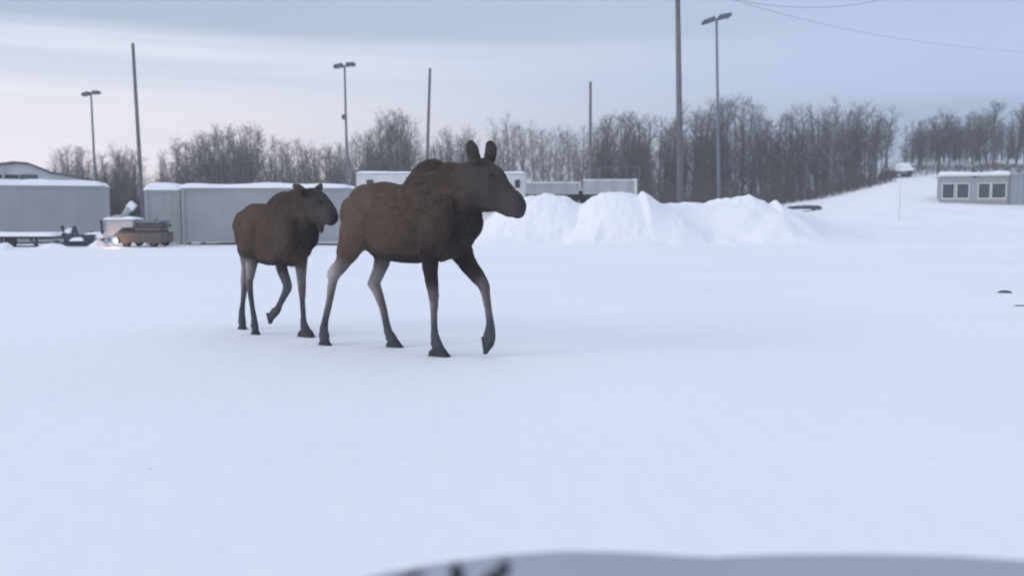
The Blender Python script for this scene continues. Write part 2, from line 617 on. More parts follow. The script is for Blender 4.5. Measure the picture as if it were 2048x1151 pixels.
for (a, b, lb) in ((1318, 1408, 'bare tree around the foot of the thick pole'), (1409, 1510, 'tall bare tree around the rightmost lamp post'),
                   (1511, 1600, 'bare tree above the knob of the rightmost snow pile'), (1601, 1700, 'bare tree above the overturned boat'),
                   (1701, 1786, 'bare tree at the right end of the dense stand, by the slope')):
    grove(stretch(DENSE, a, b), 14, 103, LIGHT + DARK + DARK + FROST, lb, GT, 10, 2, 14, 1.05)
FARR = [(1812, 262), (1835, 236), (1860, 222), (1900, 224), (1930, 226), (1955, 216), (1985, 222), (2030, 240)]
for (a, b, lb) in ((1812, 1876, 'bare tree just left of the low building roof'), (1877, 1945, 'bare tree above the left window pair of the low building'),
                   (1946, 2032, 'bare tree above the right window pair of the low building')):
    grove(stretch(FARR, a, b), 11, 112, LIGHT + DARK + DARK, lb, GT, 9, 2, 8, 1.3)
plant_tree(1992, 206, 108, 13, 'lone bare tree with a tall clean trunk above the building roof', GT, wide=1.5)
grove([(2036, 205), (2090, 200), (2140, 206)], 13, 112, LIGHT + DARK, 'bare tree at the right edge behind the grey annex', GT, 6, 2)
grove([(1955, 222), (1980, 232), (2030, 250)], 24, 132, FROST, 'pale thin tree behind the lone tall trunk', GT, 8, 1)


# brushwood below the trees: one tangled mass
def thicket(spots):
    r = random.Random(5)
    mb = MB()
    for (x0, x1, top, depth, cnt) in spots:
        for k in range(cnt):
            px = r.uniform(x0, x1)
            dp = depth + r.uniform(-3, 5)
            p = at(px, 424, dp)
            zb = tz(p.x, dp)
            h = max(0.5, (at(px, top, dp).z - zb)) * r.uniform(0.3, 1.05) * (0.75 + 0.8 * mnoise.noise(Vector((px * 0.03, depth, 0.3))))
            a = Vector((p.x, dp, zb - 0.1))
            lean = Vector((r.gauss(0, 0.16), r.gauss(0, 0.16), 1)).normalized()
            b = a + lean * h
            w = r.uniform(0.012, 0.025)
            mb.add([a + Vector((-w, 0, 0)), a + Vector((w, 0, 0)), b], [(0, 1, 2)])
            for q in range(8):
                c = a.lerp(b, r.uniform(0.15, 0.95))
                d = c + Vector((r.gauss(0, 0.32), r.gauss(0, 0.25), r.uniform(0.15, 0.75)))
                w2 = 0.011
                mb.add([c + Vector((-w2, 0, 0)), c + Vector((w2, 0, 0.0)), d], [(0, 1, 2)])
    me = bpy.data.meshes.new('brushwood')
    me.from_pydata(mb.v, [], mb.f)
    me.materials.append(M['brush'])
    tag(link('brushwood', me), 'dark tangled brushwood under the bare trees', 'brushwood', kind='stuff')


thicket([(196, 288, 330, 60, 650), (108, 200, 345, 84, 200), (300, 600, 335, 86, 900), (560, 850, 322, 86, 900), (850, 1000, 330, 92, 350),
         (1000, 1180, 345, 104, 330), (1185, 1330, 330, 92, 420), (1320, 1560, 352, 92, 1300), (1540, 1790, 330, 99, 1200), (1810, 2060, 325, 104, 600)])


# ------------------------------------------------------------------ poles and lamps
def utility_pole(x_top, y_top, x_base, depth, r0, label, arm=False, top_z=None):
    zt = at(x_top, y_top, depth)
    b = at(x_base, 424, depth)
    b.z = tz(b.x, depth) - 0.3
    e = empty('utility_pole', b)
    MB().tube([Vector((0, 0, 0)), (zt - b) * 0.5, zt - b], [r0, r0 * 0.86, r0 * 0.7], 12).build('shaft', M['wood'], e, smooth=True)
    MB().tube([zt - b, zt - b + Vector((0, 0, 0.05))], [r0 * 0.76, r0 * 0.5], 12).build('cap', M['metal'], e)
    if arm:
        c = zt - b - Vector((0, 0, 0.7))
        MB().box(-1.2, 1.2, -0.32, -0.2, -0.06, 0.06).build('crossarm', M['wood'], e, c)
        for q in (-1.1, -0.4, 0.4, 1.1):
            MB().tube([(q, -0.26, 0.06), (q, -0.26, 0.13), (q, -0.26, 0.22)], [0.03, 0.05, 0.03], 8).build('insulator', M['glass'], e, c)
    tag(e, label, 'pole', 'bare wooden poles around the lot')
    return zt


utility_pole(265.5, 88, 287, 52, 0.125, 'thin leaning pole between the leftmost lamp post and the long container')
utility_pole(860, 138, 849, 56, 0.115, 'thin leaning pole rising behind the cow moose hump')
utility_pole(1181, 165, 1180, 60, 0.125, 'thin straight pole beside the white flatbed')
POLE_TOP = utility_pole(1355, -38, 1361, 46, 0.17, 'thick tall pole between the snow piles, running out of the picture', arm=True)


def lamp_post(x_top, y_top, x_base, depth, label, hw, tilt=0.0, bracket=False):
    t = at(x_top, y_top, depth)
    b = at(x_base, 424, depth)
    b.z = tz(b.x, depth) - 0.2
    e = empty('lamp_post', b)
    d = t - b
    MB().tube([Vector((0, 0, 0)), Vector((0, 0, 0.5))], [0.24, 0.22], 12).build('base', M['metal'], e)
    MB().tube([Vector((0, 0, 0.4)), d * 0.5, d], [0.11, 0.09, 0.065], 10).build('shaft', M['metal'], e, smooth=True)
    for s_ in (-1, 1):
        arm = MB().bar(d + Vector((0, 0, -0.05)), d + Vector((s_ * 0.28, 0, -0.02 + s_ * tilt * 0.28)), 0.06, 0.06)
        arm.build('arm', M['metal'], e)
        h = MB()
        x0, x1 = 0.10, hw
        zc = lambda x: 0.02 + s_ * tilt * x
        pr = [(x0, -0.09), (x1 * 0.92, -0.11), (x1, -0.04), (x1 * 0.9, 0.06), (x0 + 0.05, 0.10), (x0, 0.06)]
        pr = [(s_ * x, z + zc(x)) for x, z in pr]
        pr = [(x * 1.08, z * 1.35) for x, z in pr]
        h.prism(pr, -0.24, 0.24)
        hd = h.build('lamp_head', M['head'], e, d, bevel=0.02)
        MB().box(-0.2, 0.2, -0.14, 0.14, -0.015, 0.0).build('lens', M['trim'], hd, (s_ * (x0 + x1) / 2, 0, -0.112 + zc((x0 + x1) / 2)))
    if bracket:
        c = d * 0.70
        MB().box(-0.26, -0.09, -0.09, 0.09, -0.16, 0.16).build('junction_box', M['head'], e, c, bevel=0.02)
    tag(e, label, 'lamp post', 'double headed lamp posts around the lot')


lamp_post(182, 187, 194, 66, 'leftmost and lowest double headed lamp post', 0.60, 0.12)
lamp_post(689, 131, 697, 60, 'middle double headed lamp post with a small box on its shaft', 0.68, 0.10, True)
lamp_post(1433, 38, 1438, 54, 'rightmost double headed lamp post beside the thick pole', 0.82, 0.22)


def wire(pix, label, r=0.008):
    # smooth curve through pixel + depth knots
    xs = np.linspace(pix[0][0], pix[-1][0], 40)
    P = [p[0] for p in pix]
    yc = np.polyfit(P, [p[1] for p in pix], min(3, len(pix) - 1))
    pts = [at(x, float(np.polyval(yc, x)), float(np.interp(x, P, [p[2] for p in pix]))) for x in xs]
    b = pts[0].copy()
    o = MB().tube([p - b for p in pts], r, 5).build('overhead_wire', M['dark'], None, b)
    tag(o, label, 'wire', 'overhead wires at the top right')


wire([(1358, -34, 45.7), (1440, -7, 44), (1590, 14, 40), (1760, 1, 36), (1960, -70, 30)], 'upper sagging overhead wire touching the top edge of the picture')
wire([(1362, -38, 45.7), (1470, 2, 50), (1670, 52, 60), (1850, 86, 72), (2048, 104, 86), (2250, 112, 100)], 'lower overhead wire descending towards the right edge', 0.009)


# ------------------------------------------------------------------ containers on the left
def corrugated(x0, x1, y, z0, z1, depth=0.004, pitch=0.28):
    """sheet in x,z at the camera side with trapezoid ribs"""
    xs, ds = [], []
    x = x0
    while x < x1:
        for f, d in ((0.0, 0), (0.30, 0), (0.45, depth), (0.80, depth), (0.95, 0)):
            xx = x + f * pitch
            if xx < x1:
                xs.append(xx)
                ds.append(d)
        x += pitch
    xs.append(x1)
    ds.append(0)
    vs = [(a, y + d, z) for z in (z0, z1) for a, d in zip(xs, ds)]
    n = len(xs)
    return MB().add(vs, [(i, i + 1, n + i + 1, n + i) for i in range(n - 1)])


def snow_cap(w, d, h, seed, n=40, slope=0.0):
    nx, ny = n, 14
    vs = []
    for j in range(ny + 1):
        for i in range(nx + 1):
            u, v = i / nx, j / ny
            e = min(u * w, (1 - u) * w, v * d, (1 - v) * d)
            k = min(1.0, e / 0.22) ** 0.5
            z = k * h * (0.75 + 0.5 * mnoise.noise(Vector((u * w * 0.6 + seed, v * d * 0.8, seed)))) + slope * (1 - u) * k
            vs.append(((u - 0.5) * (w + 0.08), (v - 0.5) * (d + 0.08), z))
    fs = [(j * (nx + 1) + i, j * (nx + 1) + i + 1, (j + 1) * (nx + 1) + i + 1, (j + 1) * (nx + 1) + i) for j in range(ny) for i in range(nx)]
    m = MB().add(vs, fs)
    return m


def container(fac, pxa, pxb, depth, h, label, mt, snow_h, seed, slope=0.0):
    xa, xb = fac.loc(pxa, 430)[0], fac.loc(pxb, 430)[0]
    w = xb - xa
    c = fac.world((xa + xb) / 2, depth / 2)
    e = empty('storage_container', (c.x, c.y, tz(c.x, c.y) - 0.03), fac.rz)
    hw, hd = w / 2, depth / 2
    z0, z1 = 0.12, h
    corrugated(-hw + 0.14, hw - 0.14, -hd + 0.03, z0 + 0.14, z1 - 0.12).build('side_panel', M[mt], e)
    MB().box(-hw + 0.02, hw - 0.02, -hd + 0.10, hd - 0.02, z0 + 0.02, z1 - 0.02).build('body', M[mt], e)
    for s_ in (-1, 1):
        for q in (-1, 1):
            x = s_ * (hw - 0.07)
            y = q * (hd - 0.07)
            MB().box(x - 0.07, x + 0.07, y - 0.07, y + 0.07, 0, h + 0.01).build('corner_post', M[mt], e)
    MB().box(-hw + 0.14, hw - 0.14, -hd, -hd + 0.09, z0, z0 + 0.14).build('bottom_rail', M[mt], e)
    MB().box(-hw + 0.14, hw - 0.14, -hd, -hd + 0.09, h - 0.12, h).build('top_rail', M[mt], e)
    snow_cap(w, depth, snow_h, seed, slope=slope).build('roof_snow', M['snowcap'], e, (0, 0, h + 0.005), smooth=True)
    tag(e, label, 'container')
    return e


YC = 37.6


container(Facade(206, 39.8, R(17)), -130, 206, 2.4, 2.56, 'blue grey container at the left edge, snow on its roof', 'blue_grey', 0.26, 2.2, 0.10)
container(Facade(363, YC, 0), 363, 696, 2.5, 2.40, 'long slate grey container behind the calf', 'blue_grey2', 0.24, 7.7)
container(Facade(361, YC + 0.3, R(8)), 290, 361, 2.0, 2.36, 'short pale grey storage box against the long container', 'pale_grey', 0.32, 4.1)

# round topped building behind the left container
fac = Facade(208, 50.0, R(22))
prof = [(-150, 356), (-60, 338), (-10, 327), (30, 323), (56, 325), (78, 333), (100, 343), (150, 351), (208, 363)]
loc = [fac.loc(x, y) for x, y in prof]
bz = tz(fac.A.x, fac.A.y)
e = empty('round_roof_shed', (fac.A.x, fac.A.y, bz), fac.rz)
loc = [(x, z - bz) for x, z in loc]
wall = [(loc[0][0], 0)] + [(x, z - 0.10) for x, z in loc] + [(loc[-1][0], 0)]
MB().prism(wall[::-1], 0, 0.12).build('end_wall', M['white'], e)
roof = loc + [(x, z - 0.13) for x, z in loc[::-1]]
MB().prism(roof[::-1], -0.35, 6.0).build('roof', M['roofdark'], e)
for (xa, xb, ya, yb2, mt) in ((-40, 38, 349, 357, 'navy'), (40, 76, 349, 363, 'roofdark')):
    (x0, z1), (x1, z0) = fac.loc(xa, ya), fac.loc(xb, yb2)
    MB().box(x0, x1, -0.06, 0.02, z0 - bz, z1 - bz).build('window', M[mt], e)
(x0, z1), (x1, z0) = fac.loc(7, 329), fac.loc(7, 366)
MB().box(x0 - 0.05, x0 + 0.05, -0.30, -0.20, z0 - bz, z1 - bz).build('post', M['trim'], e)
tag(e, 'pale shed with dark rounded roof edge behind the left container', 'shed')

# long white trailer behind the cow moose
yt = 50.0
p0, p1 = at(712, 338, yt), at(1052, 346, yt)
bx, bz = (p0.x + p1.x) / 2, tz((p0.x + p1.x) / 2, yt)
e = empty('white_trailer', (bx, yt, bz))
hw = (p1.x - p0.x) / 2
MB().box(-hw, hw, 0, 2.5, 0.8, 3.55 - bz).build('body', M['white'], e, bevel=0.04)
MB().box(-hw + 0.2, hw - 0.2, 0.3, 2.2, 0.55, 0.8).build('chassis', M['dark'], e)
for q in (-hw + 1.2, -hw + 2.1, hw - 1.5):
    for yy_ in (0.15, 2.1):
        MB().tube([(q, yy_, 0.42), (q, yy_ + 0.25, 0.42)], 0.42, 16).build('wheel', M['rubber'], e)
for (xa, xb) in ((733, 747), (900, 930), (1030, 1040)):
    q0, q1 = at(xa, 350, yt), at(xb, 360, yt)
    MB().box(q0.x - bx, q1.x - bx, -0.02, 0.05, 2.75 - bz, 3.2 - bz).build('window', M['glass'], e)
snow_cap(2 * hw, 2.5, 0.16, 3.0).build('roof_snow', M['snowcap'], e, (0, 1.25, 3.555 - bz), smooth=True)
tag(e, 'long white trailer half hidden behind the cow moose back', 'trailer')

# white flatbed with a headboard behind the snow piles
yf = 47.0
p0, p1 = at(1052, 366, yf), at(1272, 358, yf)
bx, bz = (p0.x + p1.x) / 2, tz((p0.x + p1.x) / 2, yf)
e = empty('flatbed_trailer', (bx, yf, bz))
hw = (p1.x - p0.x) / 2
zt_ = p1.z - bz
MB().box(-hw, hw, 0.035, 2.3, zt_ - 0.62, zt_ - 0.50).build('deck', M['trim'], e)
for (a, b, z) in ((-hw, -0.1, zt_ - 0.14), (0.1, hw - 0.08, zt_)):
    MB().box(a, b, -0.05, 0.03, z - 0.09, z).build('side_rail', M['white'], e)
MB().box(0.1, hw - 0.08, -0.01, 0.03, zt_ - 0.80, zt_ - 0.09).build('side_board', M['trim'], e)
MB().box(-hw, -0.1, -0.01, 0.03, zt_ - 0.80, zt_ - 0.23).build('side_board', M['pale_grey'], e)
MB().box(hw - 0.08, hw + 0.06, -0.06, 2.3, zt_ - 0.9, zt_ + 0.03).build('end_post', M['white'], e)
for x in np.linspace(-hw + 0.3, hw - 0.4, 7):
    MB().box(x - 0.03, x + 0.03, -0.09, -0.052, zt_ - 0.62, zt_ - 0.02).build('stake', M['trim'], e)
for q in (0.35, -0.55):
    MB().tube([(q, 0.05, 0.42), (q, 0.29, 0.42)], 0.42, 18).build('wheel', M['rubber'], e)
MB().box(-hw, hw, 0.3, 2.0, 0.4, zt_ - 0.62).build('chassis', M['dark'], e)
rk = at(1195, 336, yf + 2)
rk2 = at(1282, 333, yf + 2)
MB().bar((rk.x - bx, 2.2, rk.z - bz), (rk2.x - bx, 2.2, rk2.z - bz), 0.05, 0.05).build('top_rail', M['metal'], e)
for xx in (rk.x - bx + 0.05, (rk.x + rk2.x) / 2 - bx, rk2.x - bx - 0.05):
    MB().bar((xx, 2.2, zt_ - 0.35), (xx, 2.2, rk.z - bz - 0.03), 0.045, 0.045).build('upright', M['metal'], e)
tag(e, 'white railed flatbed trailer behind the snow piles', 'trailer')

# dark snow laden log on the hillside
c = hit(1607, 423)
a, b = at(1573, 411, c.y), at(1642, 411, c.y)
dz = a.z - c.z - 0.12
c.z = tz(c.x, c.y)
e = empty('overturned_boat', c)
hl = (b.x - a.x) / 2
prof = [(-1.0, 0.05, 0.16), (-0.9, 0.22, 0.30), (-0.5, 0.34, 0.42), (0.2, 0.36, 0.42), (0.8, 0.34, 0.40), (0.98, 0.30, 0.36), (1.0, 0.02, 0.1)]
vs = []
for (t, h, w) in prof:
    for k in range(9):
        an = math.pi * k / 8
        vs.append((t * hl, math.cos(an) * w, math.sin(an) * h + dz - 0.20))
fs = [(i * 9 + k, i * 9 + k + 1, (i + 1) * 9 + k + 1, (i + 1) * 9 + k) for i in range(len(prof) - 1) for k in range(8)]
MB().add(vs, fs).build('hull', M['navy'], e, smooth=True)
for q in (-0.6, 0.6):
    MB().box(q * hl - 0.06, q * hl + 0.06, -0.28, 0.4, -0.35, dz - 0.12).build('block', M['dark'], e)
snow_cap(hl * 1.9, 0.6, 0.10, 6.0, 24).build('snow_cover', M['snowcap'], e, (0, 0.14, dz + 0.07), smooth=True)
tag(e, 'dark overturned boat lying in snow right of the piles', 'boat')

# thin marker stake on the slope
b = hit(1798, 440)
t = at(1800, 372, b.y)
o = MB().tube([(0, 0, 0), (0.02, 0, (t.z - b.z) * 0.5), t - b], [0.022, 0.02, 0.016], 6).build('marker_stake', M['trim'], None, b)
tag(o, 'thin grey stake standing on the right snow slope', 'stake')

# snowed-in car at the top of the slope
p = at(1797, 356, 101)
zb = tz(p.x, 101)
e = empty('snowed_in_car', (p.x, 101, zb))
MB().prism([(-1.35, 0.3), (-1.4, 0.62), (-1.2, 0.75), (-0.7, 0.85), (-0.4, 1.28), (0.75, 1.28), (1.15, 0.85), (1.4, 0.75), (1.4, 0.3)], -0.8, 0.8).build('body', M['metal'], e, bevel=0.05)
MB().prism([(-1.35, 0.68), (-1.15, 0.86), (-0.72, 0.98), (-0.4, 1.48), (0.2, 1.56), (0.8, 1.48), (1.2, 1.0), (1.42, 0.84), (1.38, 0.7), (0, 0.6)], -0.86, 0.86).build('snow_cover', M['snowcap'], e, bevel=0.05)
for q in (-0.9, 0.9):
    for y_ in (-0.82, 0.62):
        MB().tube([(q, y_, 0.3), (q, y_ + 0.2, 0.3)], 0.3, 14).build('wheel', M['rubber'], e)
tag(e, 'tiny snow covered car at the top of the slope between the trees', 'car')

# ------------------------------------------------------------------ building at the right
fac = Facade(1879, 76.0, R(-23))
hw = fac.loc(2018, 385)[0] / 2
bz = fac.loc(1879, 416)[1] - 0.15
H = fac.loc(1879, 353)[1] - bz
c = fac.world(hw, 0)
e = empty('low_building', (c.x, c.y, bz), fac.rz)


def bxx(px):
    return fac.loc(px, 385)[0] - hw


def bzz(py):
    return fac.loc(1890, py)[1] - bz


# wall with real openings
wins = [(1885, 1908), (1914, 1937), (1957, 1979), (1984, 2011)]
xs = [-hw] + [bxx(v) for w in wins for v in w] + [hw]
zs = [-1.0, bzz(396), bzz(368), H]
w = MB()
for j in range(3):
    if j != 1:
        w.box(-hw, hw, 0, 0.2, zs[j], zs[j + 1])
    else:
        for i in range(0, len(xs) - 1, 2):
            w.box(xs[i], xs[i + 1], 0, 0.2, zs[1] + 0.0005, zs[2] - 0.0005)
w.build('front_wall', M['wall'], e)
MB().box(-hw, hw, 5.8, 6, -1, H).build('back_wall', M['wall'], e)
MB().box(-hw, -hw + 0.2, 0.2, 5.8, -1, H).build('side_wall', M['wall'], e)
for (a, b) in wins:
    xa, xb = bxx(a), bxx(b)
    f = MB()
    t_ = 0.07
    f.box(xa - t_, xb + t_, -0.05, 0.0, zs[2], zs[2] + t_).box(xa - t_, xb + t_, -0.08, 0.0, zs[1] - t_ * 1.6, zs[1])
    f.box(xa - t_, xa, -0.05, 0.0, zs[1] + 0.001, zs[2] - 0.001).box(xb, xb + t_, -0.05, 0.0, zs[1] + 0.001, zs[2] - 0.001)
    wn = MB().box(xa, xb, 0.08, 0.11, zs[1], zs[2]).build('window', M['glass'], e)
    f.build('window_frame', M['white'], wn)
MB().box(-hw - 0.15, hw, -0.25, 6.2, H, H + 0.14).build('roof', M['white'], e)
snow_cap(2 * hw + 0.2, 6.3, 0.30, 8.8).build('roof_snow', M['snowcap'], e, (-0.05, 2.95, H + 0.145), smooth=True)
MB().tube([(bxx(1948), 0.0 - 0.1, H - 0.12), (bxx(1948), -0.02, H - 0.02)], 0.1, 8).build('wall_lamp', M['dark'], e)
tag(e, 'low grey building with two pairs of dark windows and snowy roof', 'building')
w2 = 2.1
c = fac.world(2 * hw + 0.05 + w2, -0.25)
e = empty('annex', (c.x, c.y, bz), fac.rz)
ha = fac.loc(2030, 348)[1] - bz
corrugated(-w2, w2, 0, -1, ha, 0.03, 0.4).build('front_wall', M['wall2'], e)
MB().box(-w2, w2, 0.06, 5, -1, ha - 0.02).build('body', M['wall2'], e)
MB().box(-w2 - 0.06, w2 + 0.06, -0.12, 5.1, ha, ha + 0.08).build('roof', M['trim'], e)
tag(e, 'windowless blue grey annex at the right edge beside the building', 'annex')

# ------------------------------------------------------------------ snowed-in gear in front of the left container
yj = 35.6
# small trailer frame
p = at(50, 424, yj)
e = empty('utility_trailer', (p.x, yj, tz(p.x, yj)))
ox = p.x


def jx(px):
    return at(px, 470, yj).x - ox


def jz(py):
    return at(60, py, yj).z


MB().box(jx(-40), jx(104), -0.1, 1.3, jz(478), jz(473)).build('deck', M['dark'], e)
snow_cap(jx(108) - jx(-44), 1.5, 0.20, 12.0, 30).build('deck_snow', M['snowcap'], e, ((jx(108) + jx(-44)) / 2, 0.6, jz(473) + 0.005), smooth=True)
for x in (jx(2), jx(72)):
    MB().bar((x, 0, jz(473)), (x + 0.03, 0, jz(497)), 0.07, 0.07).build('leg', M['dark'], e)
MB().bar((jx(60), -0.12, jz(474)), (jx(84), -0.3, jz(497)), 0.06, 0.06).build('brace', M['dark'], e)
MB().tube([(jx(22), -0.15, 0.2), (jx(22), 0.05, 0.2)], 0.22, 16).build('wheel', M['rubber'], e)
tag(e, 'snow laden utility trailer in front of the left container', 'trailer')

# plough blade with its push frame
p = at(150, 424, yj)
ox = p.x
e = empty('plough_blade', (p.x, yj, tz(p.x, yj)))
cv = []
for k in range(7):
    a = R(-50 + k * 17)
    cv.append((0.22 - 0.28 * math.cos(a), 0.26 + 0.30 * math.sin(a)))
vs = []
for x in (jx(128), jx(190)):
    vs += [(x, y, z) for y, z in cv] + [(x, y + 0.03, z) for y, z in cv[::-1]]
n = 14
fs = [tuple(range(n)), tuple(range(2 * n - 1, n - 1, -1))] + [(i, (i + 1) % n, n + (i + 1) % n, n + i) for i in range(n)]
MB().add(vs, fs).build('blade', M['navy'], e)
m_ = MB()
for (xa, ya, xb, yb_) in ((118, 452, 130, 482), (143, 453, 136, 486), (143, 453, 156, 488)):
    MB().bar((jx(xa), 0.25, jz(ya)), (jx(xb), 0.15, jz(yb_)), 0.09, 0.09).build('strut', M['navy'], e)
MB().bar((jx(116), 0.3, jz(470)), (jx(204), 0.3, jz(476)), 0.1, 0.1).build('push_beam', M['dark'], e)
snow_cap(jx(205) - jx(160), 0.8, 0.28, 15.0, 20).build('snow_cover', M['snowcap'], e, ((jx(205) + jx(160)) / 2, 0.45, jz(477)), smooth=True)
snow_cap(jx(136) - jx(122), 0.4, 0.3, 16.0, 12).build('snow_clump', M['snowcap'], e, ((jx(136) + jx(122)) / 2, 0.4, jz(466)), smooth=True)
MB().bar((jx(199), 0.2, jz(440)), (jx(201), 0.2, jz(482)), 0.08, 0.08).build('lift_post', M['navy'], e)
for (xa, ya, za, xb, yb_, zb_) in ((150, 470, 0.1, 178, 484, -0.1), (110, 482, 0.0, 140, 490, -0.25), (172, 464, 0.4, 196, 474, 0.3)):
    MB().bar((jx(xa), za, jz(ya)), (jx(xb), zb_, jz(yb_)), 0.07, 0.07).build('strut', M['dark'], e)
snow_cap(jx(168) - jx(144), 0.5, 0.22, 18.0, 14).build('snow_clump', M['snowcap'], e, ((jx(168) + jx(144)) / 2, 0.1, jz(482)), smooth=True)
tag(e, 'dark snow plough blade with struts left of the tractor', 'plough')


def mound(px, py, w, h, depth, label, seed, kindname='snow_mound'):
    p = gnd(px, py)
    vs = []
    nx = 22
    for j in range(nx + 1):
        for i in range(nx + 1):
            u, v = i / nx * 2 - 1, j / nx * 2 - 1
            r2 = min(1, math.hypot(u, v))
            z = h * (0.5 + 0.5 * math.cos(math.pi * r2)) * (1 + 0.5 * mnoise.noise(Vector((u * 2 + seed, v * 2, seed)))) - 0.03
            vs.append((u * w, v * depth, z))
    fs = [(j * (nx + 1) + i, j * (nx + 1) + i + 1, (j + 1) * (nx + 1) + i + 1, (j + 1) * (nx + 1) + i) for j in range(nx) for i in range(nx)]
    o = MB().add(vs, fs).build(kindname, M['snow'], None, (p.x, p.y, tz(p.x, p.y)), smooth=True)
    tag(o, label, 'snow mound', 'small snow mounds before the left container')


mound(198, 494, 0.55, 0.34, 0.6, 'pointed little snow mound at the tractor front', 1)
mound(104, 497, 1.0, 0.20, 0.7, 'low snow mound under the plough struts', 2)
mound(8, 500, 0.6, 0.30, 0.6, 'snow mound at the left edge before the utility trailer', 3)
vs = []
p = gnd(9, 497)
o = MB().tube([(-0.22, 0, 0.06), (-0.1, 0, 0.1), (0.12, 0.02, 0.1), (0.24, 0, 0.05)], [0.05, 0.09, 0.08, 0.04], 8).build('dark_stone', M['navy'], None, (p.x, p.y - 0.5, tz(p.x, p.y)), smooth=True)
tag(o, 'dark stone in the snow at the left edge', 'stone')

# ------------------------------------------------------------------ small tractor with snow blower and lit headlight
yj = 35.4
p = at(268, 424, yj)
ox = p.x
e = empty('snow_blower_tractor', (p.x, yj, tz(p.x, yj)))


def jz(py):
    return at(268, py, yj).z


MB().prism([(jx(212), jz(472)), (jx(216), jz(440)), (jx(232), jz(430)), (jx(262), jz(437)), (jx(246), jz(458)), (jx(226), jz(474))], -0.1, 0.7).build('blower_housing', M['trim'], e, bevel=0.03)
snow_cap(jx(272) - jx(212), 0.9, 0.16, 21.0, 24).build('snow_cover', M['snowcap'], e, ((jx(272) + jx(212)) / 2, 0.3, jz(440)), smooth=True)
ch = MB().tube([(jx(240), 0.25, jz(438)), (jx(249), 0.25, jz(425)), (jx(256), 0.25, jz(416))], [0.11, 0.12, 0.14], 10)
chute = ch.build('chute', M['trim'], e, smooth=True)
MB().bar((jx(254), 0.25, jz(419)), (jx(265), 0.25, jz(407)), 0.30, 0.20, (0, 1, 0)).build('chute_hood', M['snowcap'], chute, bevel=0.03)
MB().box(jx(246), jx(271), -0.15, 0.9, jz(456), jz(440)).build('hood', M['trim'], e, bevel=0.04)
MB().box(jx(240), jx(328), -0.27, 1.0, jz(486), jz(465)).build('chassis', M['tan'], e, bevel=0.03)
for (ya, yb_, mt, xr) in ((447, 442, 'metal', 322), (455, 449, 'brown', 326), (461, 457, 'metal', 322), (466, 462, 'brown', 320)):
    MB().box(jx(272), jx(xr), -0.10, 0.9, jz(ya), jz(yb_)).build('side_slat', M[mt], e)
MB().box(jx(276), jx(318), 0.0, 0.85, jz(466), jz(443)).build('engine_block', M['brown'], e)
for (q, r_) in ((256, 0.14), (310, 0.15)):
    for y_ in (-0.22, 0.95):
        wh = MB().tube([(jx(q), y_, r_), (jx(q), y_ + 0.2, r_)], r_, 18).build('wheel', M['rubber'], e)
        MB().tube([(jx(q), y_ - 0.01, r_), (jx(q), y_ + 0.21, r_)], r_ * 0.5, 14).build('rim', M['tan'], wh)
MB().bar((jx(300), 0.4, jz(446)), (jx(308), 0.4, jz(436)), 0.03, 0.03).build('steering_column', M['dark'], e)
hx, hz = jx(241), jz(482)
hb = MB().tube([(hx, -0.40, hz), (hx + 0.02, -0.25, hz)], [0.08, 0.07], 14).build('headlight', M['dark'], e)
MB().tube([(hx - 0.005, -0.44, hz), (hx - 0.005, -0.401, hz)], [0.065, 0.075], 14).build('headlight_lens', M['lens'], hb)
lp = bpy.data.lights.new('headlight_glow', 'POINT')
lp.energy = 9
lp.color = (1.0, 0.52, 0.30)
lp.shadow_soft_size = 0.08
link('headlight_glow', lp, e, (hx - 0.02, -0.58, hz))
tag(e, 'small tan tractor with snow covered blower chute and one lit headlight', 'tractor')


